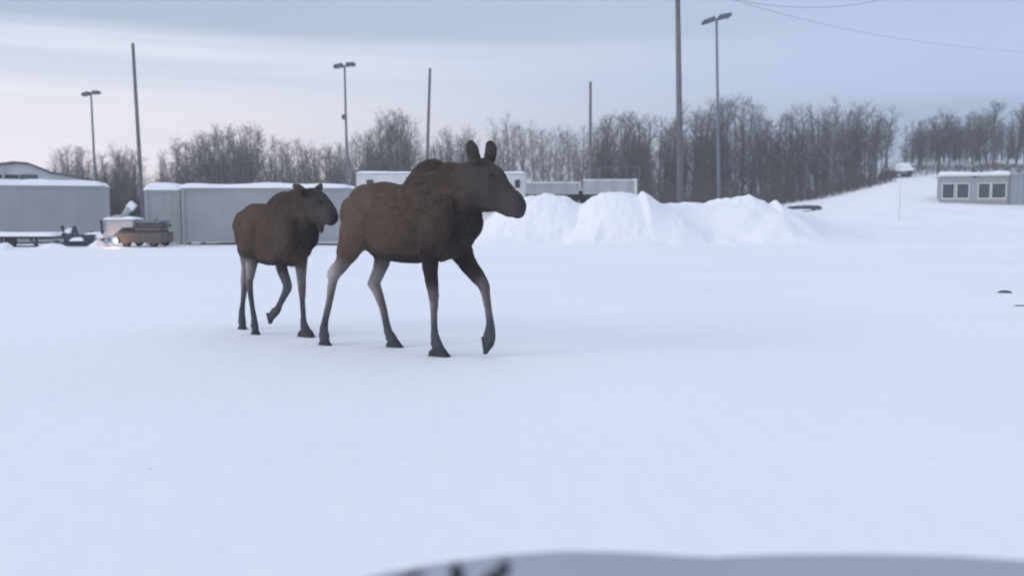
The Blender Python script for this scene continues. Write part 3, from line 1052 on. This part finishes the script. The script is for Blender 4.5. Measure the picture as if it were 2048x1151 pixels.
# ------------------------------------------------------------------ moose
class Beast:
    def __init__(self, name, heading, mid, voxel):
        a = R(heading)
        self.u = Vector((math.cos(a), -math.sin(a), 0))
        self.r = Vector((-math.sin(a), -math.cos(a), 0))
        self.mid = mid
        self.name = name
        self.voxel = voxel
        self.mb = MB()
        self.hooves = []
        self.samp = []          # position, radius, colour, hair length

    def P(self, px, py, v=0.0):
        d = ray(px, py)
        o = Vector((0, 0, CAM_H))
        t = (self.mid + v - o.dot(self.r)) / d.dot(self.r)
        return o + d * t

    def tube(self, pts, n=16, sub=5, flat=False):
        """pts: (Vector, r_inplane, r_lateral, colour, hair)"""
        P = [p[0] for p in pts]
        out = []
        m = len(P)
        for i in range(m - 1):
            p0, p1, p2, p3 = P[max(i - 1, 0)], P[i], P[i + 1], P[min(i + 2, m - 1)]
            for k in range(sub if i < m - 2 else sub + 1):
                t = k / sub
                q = 0.5 * ((2 * p1) + (p2 - p0) * t + (2 * p0 - 5 * p1 + 4 * p2 - p3) * t * t + (3 * p1 - p0 - 3 * p2 + p3) * t ** 3)
                s = t * t * (3 - 2 * t)
                A, B = pts[i], pts[i + 1]
                out.append((q, A[1] * (1 - s) + B[1] * s, A[2] * (1 - s) + B[2] * s,
                            [A[3][c] * (1 - s) + B[3][c] * s for c in range(3)], A[4] * (1 - s) + B[4] * s))
        # round the ends
        t0 = (out[1][0] - out[0][0]).normalized()
        t1 = (out[-1][0] - out[-2][0]).normalized()
        pre, post = [], []
        for k in (0.97, 0.8, 0.5):
            c = math.sqrt(1 - k * k)
            a = out[0]
            pre.append((a[0] - t0 * (k * min(a[1], a[2])), a[1] * c, a[2] * c, a[3], a[4]))
            b = out[-1]
            post.insert(0, (b[0] + t1 * (k * min(b[1], b[2])), b[1] * c, b[2] * c, b[3], b[4]))
        rings = pre + out + post
        vs, fs = [], []
        for i, rg in enumerate(rings):
            t = (rings[min(i + 1, len(rings) - 1)][0] - rings[max(i - 1, 0)][0]).normalized()
            lat = (self.r - t * self.r.dot(t)).normalized()
            nn = t.cross(lat)
            for k in range(n):
                a = 2 * math.pi * k / n
                vs.append(rg[0] + lat * (math.cos(a) * rg[2]) + nn * (math.sin(a) * rg[1]))
            self.samp.append((rg[0], max(rg[1], rg[2]), rg[3], rg[4], (rg[1] + rg[2]) / 2))
        for i in range(len(rings) - 1):
            for k in range(n):
                k2 = (k + 1) % n
                fs.append((i * n + k, i * n + k2, (i + 1) * n + k2, (i + 1) * n + k))
        fs.append(tuple(range(n - 1, -1, -1)))
        fs.append(tuple((len(rings) - 1) * n + k for k in range(n)))
        self.mb.add(vs, fs)

    def limb(self, pts, v0, v1, foot=None, sub=4):
        """pts: px, py, half width px, colour, hair; lateral offset runs v0 -> v1"""
        out = []
        for i, (px, py, w, col, hl) in enumerate(pts):
            f = i / (len(pts) - 1)
            p = self.P(px, py, v0 + (v1 - v0) * f)
            m = p.y / FPX
            wl = w if not isinstance(w, tuple) else w[1]
            wi = w if not isinstance(w, tuple) else w[0]
            out.append((p, wi * m, wl * m, col, hl))
        self.tube(out, 12, sub)

    def foot(self, fet, heel, toe, v, r, planted=True):
        """pastern down from the fetlock and two pointed claws; heel and toe are pixels on the sole"""
        if planted:
            H_ = gnd(*heel)
            T_ = H_ + self.u * ((toe[0] - heel[0]) * H_.y / FPX / self.u.x * 0.95)
            v = H_.dot(self.r) - self.mid
        else:
            H_, T_ = self.P(*heel, v), self.P(*toe, v)
        F_ = self.P(*fet, v)
        mm = F_.y / FPX
        ln = (T_ - H_).length
        t = (T_ - H_).normalized()
        n = self.r.cross(t)
        if n.dot(F_ - H_) < 0:
            n = -n
        C_ = H_ + t * ln * 0.42 + n * ln * 0.26
        self.tube([(F_, r * 1.02 * mm, r * 1.0 * mm, LD, .006), (F_.lerp(C_, 0.5), r * 1.28 * mm, r * 1.1 * mm, LD, .005),
                   (C_, max(0.29 * ln, r * 1.1 * mm), max(0.22 * ln, r * 1.1 * mm), HF, 0)], 12, 4)
        self.tube([(F_.lerp(C_, 0.2), r * 1.0 * mm, r * 0.95 * mm, LD, .004), (H_ + t * ln * 0.60 + n * ln * 0.22, .18 * ln, .19 * ln, HF, 0)], 10, 3)
        # dew claws
        D_ = F_.lerp(C_, 0.45) - t * r * 1.0 * mm
        for q in (-1, 1):
            self.tube([(D_ + self.r * q * 0.02, .013, .012, HF, 0), (D_ + self.r * q * 0.022 - t * 0.008 - n * 0.022, .008, .008, HF, 0)], 8, 2)
        prof = [(0.10, 0.0), (0.98, 0.0), (1.0, 0.04), (0.84, 0.16), (0.62, 0.36), (0.34, 0.40), (0.12, 0.24)]
        for q in (-1, 1):
            mb = MB()
            vs = []
            for side in (0.0, 1.0):
                for (a, b) in prof:
                    wd = (0.245 * (1 - 0.55 * max(0, a - 0.45) / 0.55)) * ln
                    lat = q * (0.03 * ln + side * wd * (1 - 0.35 * b))
                    vs.append(H_ + t * (a * ln) + n * (b * ln) + self.r * lat)
            k_ = len(prof)
            fs = [tuple(range(k_)), tuple(range(2 * k_ - 1, k_ - 1, -1))] + [(i, (i + 1) % k_, k_ + (i + 1) % k_, k_ + i) for i in range(k_)]
            mb.add(vs, fs)
            self.hooves.append(mb)

    def finish(self, base, label, group, eyes, nhair, seed):
        tmp = self.mb.build('tmp', M['fur'])
        rm = tmp.modifiers.new('r', 'REMESH')
        rm.mode = 'VOXEL'
        rm.voxel_size = self.voxel
        sm = tmp.modifiers.new('s', 'SMOOTH')
        sm.factor = 0.5
        sm.iterations = 4
        dg = bpy.context.evaluated_depsgraph_get()
        me = bpy.data.meshes.new_from_object(tmp.evaluated_get(dg))
        bpy.data.objects.remove(tmp)
        nv = len(me.vertices)
        co = np.empty(nv * 3)
        me.vertices.foreach_get('co', co)
        co = co.reshape(-1, 3)
        SP = np.array([tuple(s[0]) for s in self.samp])
        SR = np.array([s[1] for s in self.samp])
        SC = np.array([s[2] for s in self.samp])
        SH = np.array([s[3] for s in self.samp])
        SW = np.where((SC[:, 0] < 0.05) & (SR > 0.1), 3.0, 1.0)
        col = np.empty((nv, 3))
        hl = np.empty(nv)
        for a in range(0, nv, 4000):
            d = np.linalg.norm(co[a:a + 4000, None, :] - SP[None], axis=2) / SR[None]
            w = np.exp(-(d / 0.30) ** 2) * SW[None] + 1e-9
            w = w ** 1.0
            w /= w.sum(1, keepdims=True)
            col[a:a + 4000] = w @ SC
            hl[a:a + 4000] = w @ SH
        # hooves rest on the snow
        co[:, 2] = np.maximum(co[:, 2], -0.005)
        # (continued below once the normals are known)
        # coat: shaggy unevenness
        nor = np.empty(nv * 3)
        me.vertices.foreach_get('normal', nor)
        nor = nor.reshape(-1, 3)
        facing = nor @ np.array(self.u)
        pale = np.clip((col[:, 0] - 0.10) / 0.12, 0, 1)
        col = col * (1 - pale * np.clip(0.10 + 0.48 * facing, -0.12, 0.52))[:, None]     # fronts of the legs stay browner
        wob = np.array([mnoise.fractal(Vector(c) * 9.0 + Vector((seed, 0, 0)), 1.0, 2.0, 4) for c in co])
        co = co + nor * (wob * np.minimum(hl, 0.05) * 0.16)[:, None]
        wob2 = np.array([mnoise.fractal(Vector((c[0] * 3.0 + c[1] * 2.0, c[2] * 1.6, seed)), 1.0, 2.0, 3) for c in co])
        col = col * (1 + 0.05 * wob + 0.16 * wob2)[:, None]
        me.vertices.foreach_set('co', (co - np.array(base)).ravel())
        at_ = me.color_attributes.new('fur_colour', 'FLOAT_COLOR', 'POINT')
        at_.data.foreach_set('color', np.concatenate([np.clip(col, 0.004, 1), np.ones((nv, 1))], 1).ravel())
        me.shade_smooth()
        me.materials.clear()
        me.materials.append(M['fur'])
        me.name = self.name
        o = link(self.name, me, None, Vector(base) - Vector((0, 0, 0.018)))      # hooves pressed a little into the snow
        tag(o, label, 'moose', group)
        # hair: thin blades lying along the coat
        g = np.random.default_rng(seed)
        me.calc_loop_triangles()
        tr = np.array([t.vertices[:] for t in me.loop_triangles])
        lc = co - np.array(base)
        A, B, Cc = lc[tr[:, 0]], lc[tr[:, 1]], lc[tr[:, 2]]
        ar = np.linalg.norm(np.cross(B - A, Cc - A), axis=1)
        pick = g.choice(len(tr), nhair, p=ar / ar.sum())
        w = g.dirichlet((1, 1, 1), nhair)
        p = A[pick] * w[:, :1] + B[pick] * w[:, 1:2] + Cc[pick] * w[:, 2:]
        nn = nor[tr[pick, 0]]
        length = hl[tr[pick, 0]] * g.uniform(0.5, 1.3, nhair)
        keep = length > 0.006
        p, nn, length, pick = p[keep], nn[keep], length[keep], pick[keep]
        k = len(p)
        flow = -np.array(self.u)[None] * 0.55 + np.array([[0, 0, -0.85]]) + g.normal(0, 0.28, (k, 3))
        flow -= nn * (flow * nn).sum(1, keepdims=True)
        flow /= np.linalg.norm(flow, axis=1, keepdims=True) + 1e-9
        dr = flow * 0.88 + nn * g.uniform(0.04, 0.28, (k, 1))
        dr /= np.linalg.norm(dr, axis=1, keepdims=True)
        side = np.cross(dr, nn)
        side /= np.linalg.norm(side, axis=1, keepdims=True) + 1e-9
        wd = 0.0022 + 0.02 * length[:, None]
        p0 = p - nn * 0.004
        V = np.stack([p0 - side * wd, p0 + side * wd, p0 + dr * length[:, None]], 1).reshape(-1, 3)
        hm = bpy.data.meshes.new('fur')
        hm.from_pydata(V.tolist(), [], np.arange(3 * k).reshape(-1, 3).tolist())
        hc = col[tr[pick, 0]] * g.uniform(0.68, 1.28, (k, 1))
        ha = hm.color_attributes.new('fur_colour', 'FLOAT_COLOR', 'POINT')
        ha.data.foreach_set('color', np.repeat(np.concatenate([np.clip(hc, 0.004, 1), np.ones((k, 1))], 1), 3, axis=0).ravel())
        hm.materials.append(M['hair'])
        h = link('fur', hm, o)
        h['kind'] = 'stuff'
        for mb in self.hooves:
            mb.v = [tuple(Vector(p) - Vector(base)) for p in mb.v]
            mb.build('hoof', M['hoof'], o, bevel=0.008)
        for (q, r_) in eyes:
            bm = bmesh.new()
            bmesh.ops.create_icosphere(bm, subdivisions=2, radius=r_)
            em = bpy.data.meshes.new('eye')
            bm.to_mesh(em)
            bm.free()
            em.shade_smooth()
            em.materials.append(M['eye'])
            link('eye', em, o, q - Vector(base))
        return o


# coat colours
BR = (0.089, 0.062, 0.048)       # brown back and flank
RU = (0.115, 0.080, 0.060)       # rustier rump
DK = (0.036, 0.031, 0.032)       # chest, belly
NK = (0.085, 0.061, 0.049)
HD = (0.058, 0.053, 0.049)       # face
MZ = (0.066, 0.059, 0.062)
GL = (0.35, 0.32, 0.31)        # pale grey of the hocks
GM = (0.20, 0.18, 0.18)
GK = (0.125, 0.112, 0.115)       # knees and shins
LD = (0.080, 0.083, 0.095)       # dark lower legs
HF = (0.060, 0.064, 0.074)


def body(b, pts, ppm):
    """px, py, half height px, half width m, colour, hair"""
    out = []
    for (px, py, hh, w, col, hl) in pts:
        p = b.P(px, py)
        out.append((p, hh * p.y / FPX, w, col, hl))
    b.tube(out, 28, 6)


# --- cow
m = Beast('moose', 33, -6.95, 0.0125)
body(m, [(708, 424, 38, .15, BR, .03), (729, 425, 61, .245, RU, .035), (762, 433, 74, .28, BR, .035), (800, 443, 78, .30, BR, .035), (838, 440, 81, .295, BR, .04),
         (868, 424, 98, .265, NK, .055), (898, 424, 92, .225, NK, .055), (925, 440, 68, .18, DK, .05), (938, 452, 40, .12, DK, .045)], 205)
# neck
m.tube([(m.P(868, 400), .35, .21, NK, .06), (m.P(900, 383), .30, .185, NK, .06), (m.P(930, 375), .262, .165, NK, .055), (m.P(955, 366), .235, .14, HD, .03)], 20, 5)
m.tube([(m.P(842, 362), .15, .13, NK, .06), (m.P(862, 350), .175, .14, NK, .07), (m.P(884, 354), .15, .13, NK, .06)], 16, 4)
# belly and brisket fill
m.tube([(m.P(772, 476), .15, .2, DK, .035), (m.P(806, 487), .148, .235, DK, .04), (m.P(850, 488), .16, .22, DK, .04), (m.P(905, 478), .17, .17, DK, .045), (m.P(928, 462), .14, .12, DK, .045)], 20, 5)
# head
m.tube([(m.P(957, 357), .23, .125, HD, .022), (m.P(980, 367), .20, .118, HD, .014), (m.P(1003, 389), .155, .098, HD, .010), (m.P(1022, 404), .130, .092, MZ, .008),
        (m.P(1034, 412), .098, .085, MZ, .006)], 18, 5)
m.tube([(m.P(948, 392), .12, .09, HD, .025), (m.P(975, 402), .085, .075, HD, .015), (m.P(1002, 409), .055, .06, MZ, .008), (m.P(1018, 417), .055, .055, MZ, .006)], 14, 4)
# overhanging nose
m.tube([(m.P(1027, 393), .085, .085, MZ, .006), (m.P(1034, 407), .090, .096, MZ, .005), (m.P(1035, 418), .072, .09, MZ, .005)], 14, 4)
m.tube([(m.P(1031, 412, .05), .06, .045, MZ, .004), (m.P(1033, 420, .05), .05, .04, MZ, .004)], 10, 3)
# bell under the throat
m.tube([(m.P(948, 412), .05, .035, HD, .03), (m.P(956, 424), .03, .02, HD, .035), (m.P(966, 428), .012, .01, HD, .03)], 10, 4)
# ears
for (v0, v1, a, mid_, tip) in ((.10, .14, (951, 318), (945, 298), (940, 283)), (-.10, -.15, (979, 315), (982, 296), (980, 283))):
    m.tube([(m.P(a[0], a[1], v0), .062, .045, HD, .012), (m.P((a[0] + mid_[0]) / 2, (a[1] + mid_[1]) / 2, v0), .070, .05, HD, .012),
            (m.P(mid_[0], mid_[1], v1), .072, .044, HD, .012), (m.P(tip[0], tip[1], v1), .050, .030, HD, .010)], 12, 4)
# tail
m.tube([(m.P(699, 396), .03, .03, BR, .03), (m.P(691, 412), .026, .026, BR, .03), (m.P(688, 424), .015, .015, BR, .03)], 8, 3)
# hind leg, near side
m.limb([(728, 420, (40, 24), RU, .03), (712, 462, (40, 27), RU, .03), (696, 498, (25, 21), BR, .025), (685, 522, (16, 15), GM, .014), (669, 545, (13.5, 10), GL, .010), (664, 566, 9.5, GL, .010),
        (659, 598, 7.2, GM, .008), (651, 634, 7.0, LD, .006), (647.5, 655, 9.0, LD, .006)], .20, .13)
m.limb([(671, 528, 8, GL, .008), (661, 541, 7, GL, .008), (659, 552, 5, GL, .008)], .14, .13)
m.limb([(754, 545, 9, GL, .008), (741, 562, 6.5, GL, .008), (744, 572, 5, GL, .008)], -.14, -.13)
# hind leg, far side
m.limb([(745, 450, (46, 26), BR, .03), (762, 490, (30, 24), DK, .03), (764, 518, (17, 16), GM, .018), (756, 543, (14, 12), GL, .012), (749, 562, (14, 10), GL, .010), (757, 585, 10, GL, .010),
        (766, 612, 8.0, GM, .008), (772, 640, 7.5, LD, .006), (777, 662, 9.0, LD, .006)], -.14, -.13)
# foreleg, near side, bearing weight
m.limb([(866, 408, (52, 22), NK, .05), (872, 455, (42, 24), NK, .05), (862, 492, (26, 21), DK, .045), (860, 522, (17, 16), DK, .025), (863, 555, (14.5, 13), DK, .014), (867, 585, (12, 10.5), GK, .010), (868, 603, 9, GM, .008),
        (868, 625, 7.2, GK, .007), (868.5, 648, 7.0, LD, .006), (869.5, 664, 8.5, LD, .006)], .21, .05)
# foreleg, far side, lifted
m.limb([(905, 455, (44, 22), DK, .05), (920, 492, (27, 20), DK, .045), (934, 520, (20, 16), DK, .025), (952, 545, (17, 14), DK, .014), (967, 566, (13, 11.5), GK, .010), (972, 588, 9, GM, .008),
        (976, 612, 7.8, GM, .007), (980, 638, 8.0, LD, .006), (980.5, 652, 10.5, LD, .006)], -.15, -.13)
m.foot((647.5, 656), (640, 687), (668, 687), .13, 9.0)
m.foot((777.5, 662), (775, 690), (810, 691), -.13, 9.0)
m.foot((869.5, 667), (860, 708), (904, 709), .05, 9.0)
m.foot((980.5, 654), (968, 664), (970, 705), -.13, 10.5, False)
base = m.P(800, 560)
base.z = 0
ev = [(m.P(982, 345, .103), .017), (m.P(995, 345, -.103), .017)]
m.finish(base, 'large adult moose striding in front, one foreleg lifted', 'moose crossing the snowy lot', ev, 70000, 3)

# --- calf
k = Beast('moose', 40, -6.07, 0.0115)
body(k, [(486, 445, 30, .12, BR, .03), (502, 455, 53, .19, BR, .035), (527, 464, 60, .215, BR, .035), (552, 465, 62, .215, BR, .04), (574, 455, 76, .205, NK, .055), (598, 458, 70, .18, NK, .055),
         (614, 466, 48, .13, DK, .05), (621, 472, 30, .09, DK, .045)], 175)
k.tube([(k.P(572, 440), .32, .155, NK, .06), (k.P(592, 424), .27, .145, NK, .06), (k.P(610, 416), .24, .135, NK, .055), (k.P(622, 412), .21, .12, HD, .03)], 20, 5)
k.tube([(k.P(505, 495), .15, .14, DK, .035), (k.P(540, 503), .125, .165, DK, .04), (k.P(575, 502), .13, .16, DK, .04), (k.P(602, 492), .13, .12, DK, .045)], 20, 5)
k.tube([(k.P(620, 404), .18, .12, HD, .022), (k.P(636, 409), .17, .115, HD, .016), (k.P(649, 419), .142, .098, HD, .010), (k.P(658, 427), .118, .09, MZ, .008), (k.P(662, 432), .095, .08, MZ, .006)], 18, 5)
k.tube([(k.P(616, 424), .13, .09, HD, .025), (k.P(636, 432), .085, .075, HD, .015), (k.P(652, 437), .05, .055, MZ, .008)], 14, 4)
k.tube([(k.P(634, 434), .06, .045, HD, .035), (k.P(641, 449), .046, .034, HD, .035), (k.P(644, 458), .026, .02, HD, .03)], 10, 4)
for (v0, v1, a, mid_, tip) in ((.08, .19, (611, 386), (599, 375), (588, 368)), (-.08, -.19, (630, 384), (638, 375), (642, 367))):
    k.tube([(k.P(a[0], a[1], v0), .05, .04, HD, .015), (k.P((a[0] + mid_[0]) / 2, (a[1] + mid_[1]) / 2, v0), .058, .045, HD, .015),
            (k.P(mid_[0], mid_[1], v1), .058, .04, NK, .015), (k.P(tip[0], tip[1], v1), .03, .022, NK, .012)], 12, 4)
k.tube([(k.P(478, 425), .03, .03, BR, .03), (k.P(472, 440), .025, .025, BR, .03), (k.P(470, 450), .012, .012, BR, .03)], 8, 3)
# hind legs
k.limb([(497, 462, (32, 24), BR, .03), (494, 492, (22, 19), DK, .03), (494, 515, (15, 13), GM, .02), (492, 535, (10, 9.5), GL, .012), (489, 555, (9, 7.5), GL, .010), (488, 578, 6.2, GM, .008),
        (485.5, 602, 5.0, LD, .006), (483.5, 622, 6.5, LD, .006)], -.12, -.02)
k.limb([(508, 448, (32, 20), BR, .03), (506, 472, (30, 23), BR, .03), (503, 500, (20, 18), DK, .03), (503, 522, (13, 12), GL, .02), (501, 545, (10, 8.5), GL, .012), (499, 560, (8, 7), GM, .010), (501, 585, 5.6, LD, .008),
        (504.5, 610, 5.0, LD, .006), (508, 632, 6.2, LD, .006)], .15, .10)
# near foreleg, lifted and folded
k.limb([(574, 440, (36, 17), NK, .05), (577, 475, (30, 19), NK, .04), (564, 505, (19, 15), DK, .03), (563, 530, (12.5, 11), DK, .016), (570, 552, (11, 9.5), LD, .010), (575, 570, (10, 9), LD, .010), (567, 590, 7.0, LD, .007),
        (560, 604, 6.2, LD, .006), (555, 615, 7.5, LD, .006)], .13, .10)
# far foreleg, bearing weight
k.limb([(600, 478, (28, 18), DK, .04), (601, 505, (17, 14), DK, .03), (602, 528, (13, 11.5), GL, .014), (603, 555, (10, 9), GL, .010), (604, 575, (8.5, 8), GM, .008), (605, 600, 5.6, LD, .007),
        (606.5, 625, 5.6, LD, .006), (607, 640, 7.0, LD, .006)], -.11, -.11)
k.foot((483.5, 624), (479, 657), (500, 658), -.02, 6.5)
k.foot((508, 633), (505, 667), (526, 667), .10, 6.3)
k.foot((556, 614), (537, 619), (540, 645), .10, 7.4, False)
k.foot((607, 641), (601, 670), (636, 671), -.11, 7.0)
base = k.P(550, 600)
base.z = 0
ev = [(k.P(640, 399, .088), .016), (k.P(652, 399, -.085), .016)]
k.finish(base, 'smaller moose calf following close behind the adult', 'moose crossing the snowy lot', ev, 45000, 5)

# ------------------------------------------------------------------ clods on the lot
for (px, py, w, h, lab) in ((2010, 585, 0.13, 0.05, 'dark snow clod lying near the right edge'), (2040, 611, 0.10, 0.018, 'faint low clod below the dark one at the right edge'),
                            (1414, 577, 0.035, 0.01, 'tiny crumb of dirt on the open snow'), (300, 937, 0.012, 0.006, 'tiny crumb of dirt in the left foreground')):
    p = gnd(px, py)
    vs, nn_ = [], 14
    for j in range(6):
        for i in range(nn_):
            a = 2 * math.pi * i / nn_
            t = j / 5
            rr = w * math.cos(t * 1.5) * (1 + 0.3 * mnoise.noise(Vector((math.cos(a) * 2, math.sin(a) * 2, px))))
            vs.append((rr * math.cos(a), rr * 0.6 * math.sin(a), h * math.sin(t * 1.5) - 0.004))
    fs = [(j * nn_ + i, j * nn_ + (i + 1) % nn_, (j + 1) * nn_ + (i + 1) % nn_, (j + 1) * nn_ + i) for j in range(5) for i in range(nn_)] + [tuple(5 * nn_ + i for i in range(nn_))]
    o = MB().add(vs, fs).build('clod', M['dirt'], None, (p.x, p.y, tz(p.x, p.y)), smooth=True)
    tag(o, lab, 'clod')

# ------------------------------------------------------------------ the car the photograph is taken from
e = empty('car', (0.45, 0.9, tz(0.45, 0.9)))
cx, cy = 0.45, 0.9


def hood_z(x, t):
    """x across (world), t 0 at the windscreen, 1 at the nose"""
    ridge = np.interp(x, [-0.42, -0.33, -0.26, -0.195, -0.13, -0.02, 0.08, 0.20, 0.29, 0.35, 0.45, 0.60, 0.75, 1.0, 1.2, 1.32],
                      [0.66, 0.82, 0.858, 0.872, 0.879, 0.889, 0.8935, 0.888, 0.880, 0.878, 0.8815, 0.8835, 0.8825, 0.872, 0.83, 0.60])
    z = ridge - 0.033 + 0.045 * (1 - t) ** 1.2 - 0.012 * t
    if t > 0.72:
        q = (t - 0.72) / 0.28
        z -= 0.10 * q * q + 0.10 * q ** 6
    return z


vs = []
nx, ny = 72, 26
for j in range(ny + 1):
    t = j / ny
    for i in range(nx + 1):
        x = -0.42 + 1.74 * i / nx
        y = 0.75 + 0.86 * t - 0.10 * ((x - 0.45) / 0.87) ** 2 * t
        vs.append((x - cx, y - cy, hood_z(x, t)))
fs = [(j * (nx + 1) + i, j * (nx + 1) + i + 1, (j + 1) * (nx + 1) + i + 1, (j + 1) * (nx + 1) + i) for j in range(ny) for i in range(nx)]
o = MB().add(vs, fs).build('hood', M['paint'], e, smooth=True)
sl = o.modifiers.new('thickness', 'SOLIDIFY')
sl.thickness = 0.02
sl.offset = -1
MB().box(-0.80, 0.80, -0.20, 0.50, 0.32, 0.56).build('front_body', M['paint'], e, bevel=0.05)
MB().box(-0.84, 0.84, 0.50, 0.66, 0.25, 0.58).build('bumper', M['plastic'], e, bevel=0.04)
for s_ in (-1, 1):
    wh = MB().tube([(s_ * 0.66, 0.2, 0.32), (s_ * 0.86, 0.2, 0.32)], 0.32, 28).build('wheel', M['rubber'], e)
    MB().tube([(s_ * 0.70, 0.2, 0.32), (s_ * 0.872, 0.2, 0.32)], 0.19, 20).build('rim', M['metal'], wh)


def cpt(px, py, d):
    p = at(px, py, d)
    return p - Vector((cx, cy, 0)) - Vector((0, 0, e.location.z))


# wiper arms standing up at the foot of the windscreen
for (pts, r_, topbar) in (([(905, 1190), (916, 1160), (912, 1138)], (0.010, 0.009, 0.008), (902, 923, 1132)),
                          ([(960, 1185), (985, 1152), (1008, 1143), (1013, 1128)], (0.009, 0.008, 0.007, 0.006), (999, 1019, 1126))):
    w = empty('wiper')
    w.parent = e
    MB().tube([cpt(px, py, 0.98) for px, py in pts], list(r_), 8).build('arm', M['plastic'], w, smooth=True)
    a, b, yy_ = topbar
    MB().bar(cpt(a, yy_, 0.98), cpt(b, yy_, 0.98), 0.010, 0.007).build('clip', M['plastic'], w, bevel=0.002)
w = MB().tube([cpt(760, 1185, 0.98), cpt(825, 1153, 0.98), cpt(852, 1144, 0.98)], [0.006, 0.005, 0.002], 8).build('wiper_blade', M['plastic'], e, smooth=True)
q = Vector((at(1735, 1122, 1.28).x, 1.28, 0))
MB().tube([(q.x - cx - 0.011, q.y - cy, hood_z(q.x, 0.62) - 0.002), (q.x - cx + 0.011, q.y - cy, hood_z(q.x, 0.62) - 0.001)], [0.005, 0.005], 8).build('washer_nozzle', M['plastic'], e)
tag(e, 'grey car hood with black wipers along the bottom edge', 'car')

# ------------------------------------------------------------------ cold haze in the air
hz_ = MB().box(-260, 260, -20, 330, -1.5, 26.0)
hm = bpy.data.materials.new('cold_haze')
hm.use_nodes = True
t = hm.node_tree
t.nodes.clear()
mo = t.nodes.new('ShaderNodeOutputMaterial')
pv = t.nodes.new('ShaderNodeVolumePrincipled')
pv.inputs['Color'].default_value = (0.90, 0.94, 1.0, 1)
pv.inputs['Density'].default_value = 0.0012
t.links.new(pv.outputs[0], mo.inputs['Volume'])
o = hz_.build('haze', hm)
tag(o, 'thin cold haze over the lot', kind='stuff')
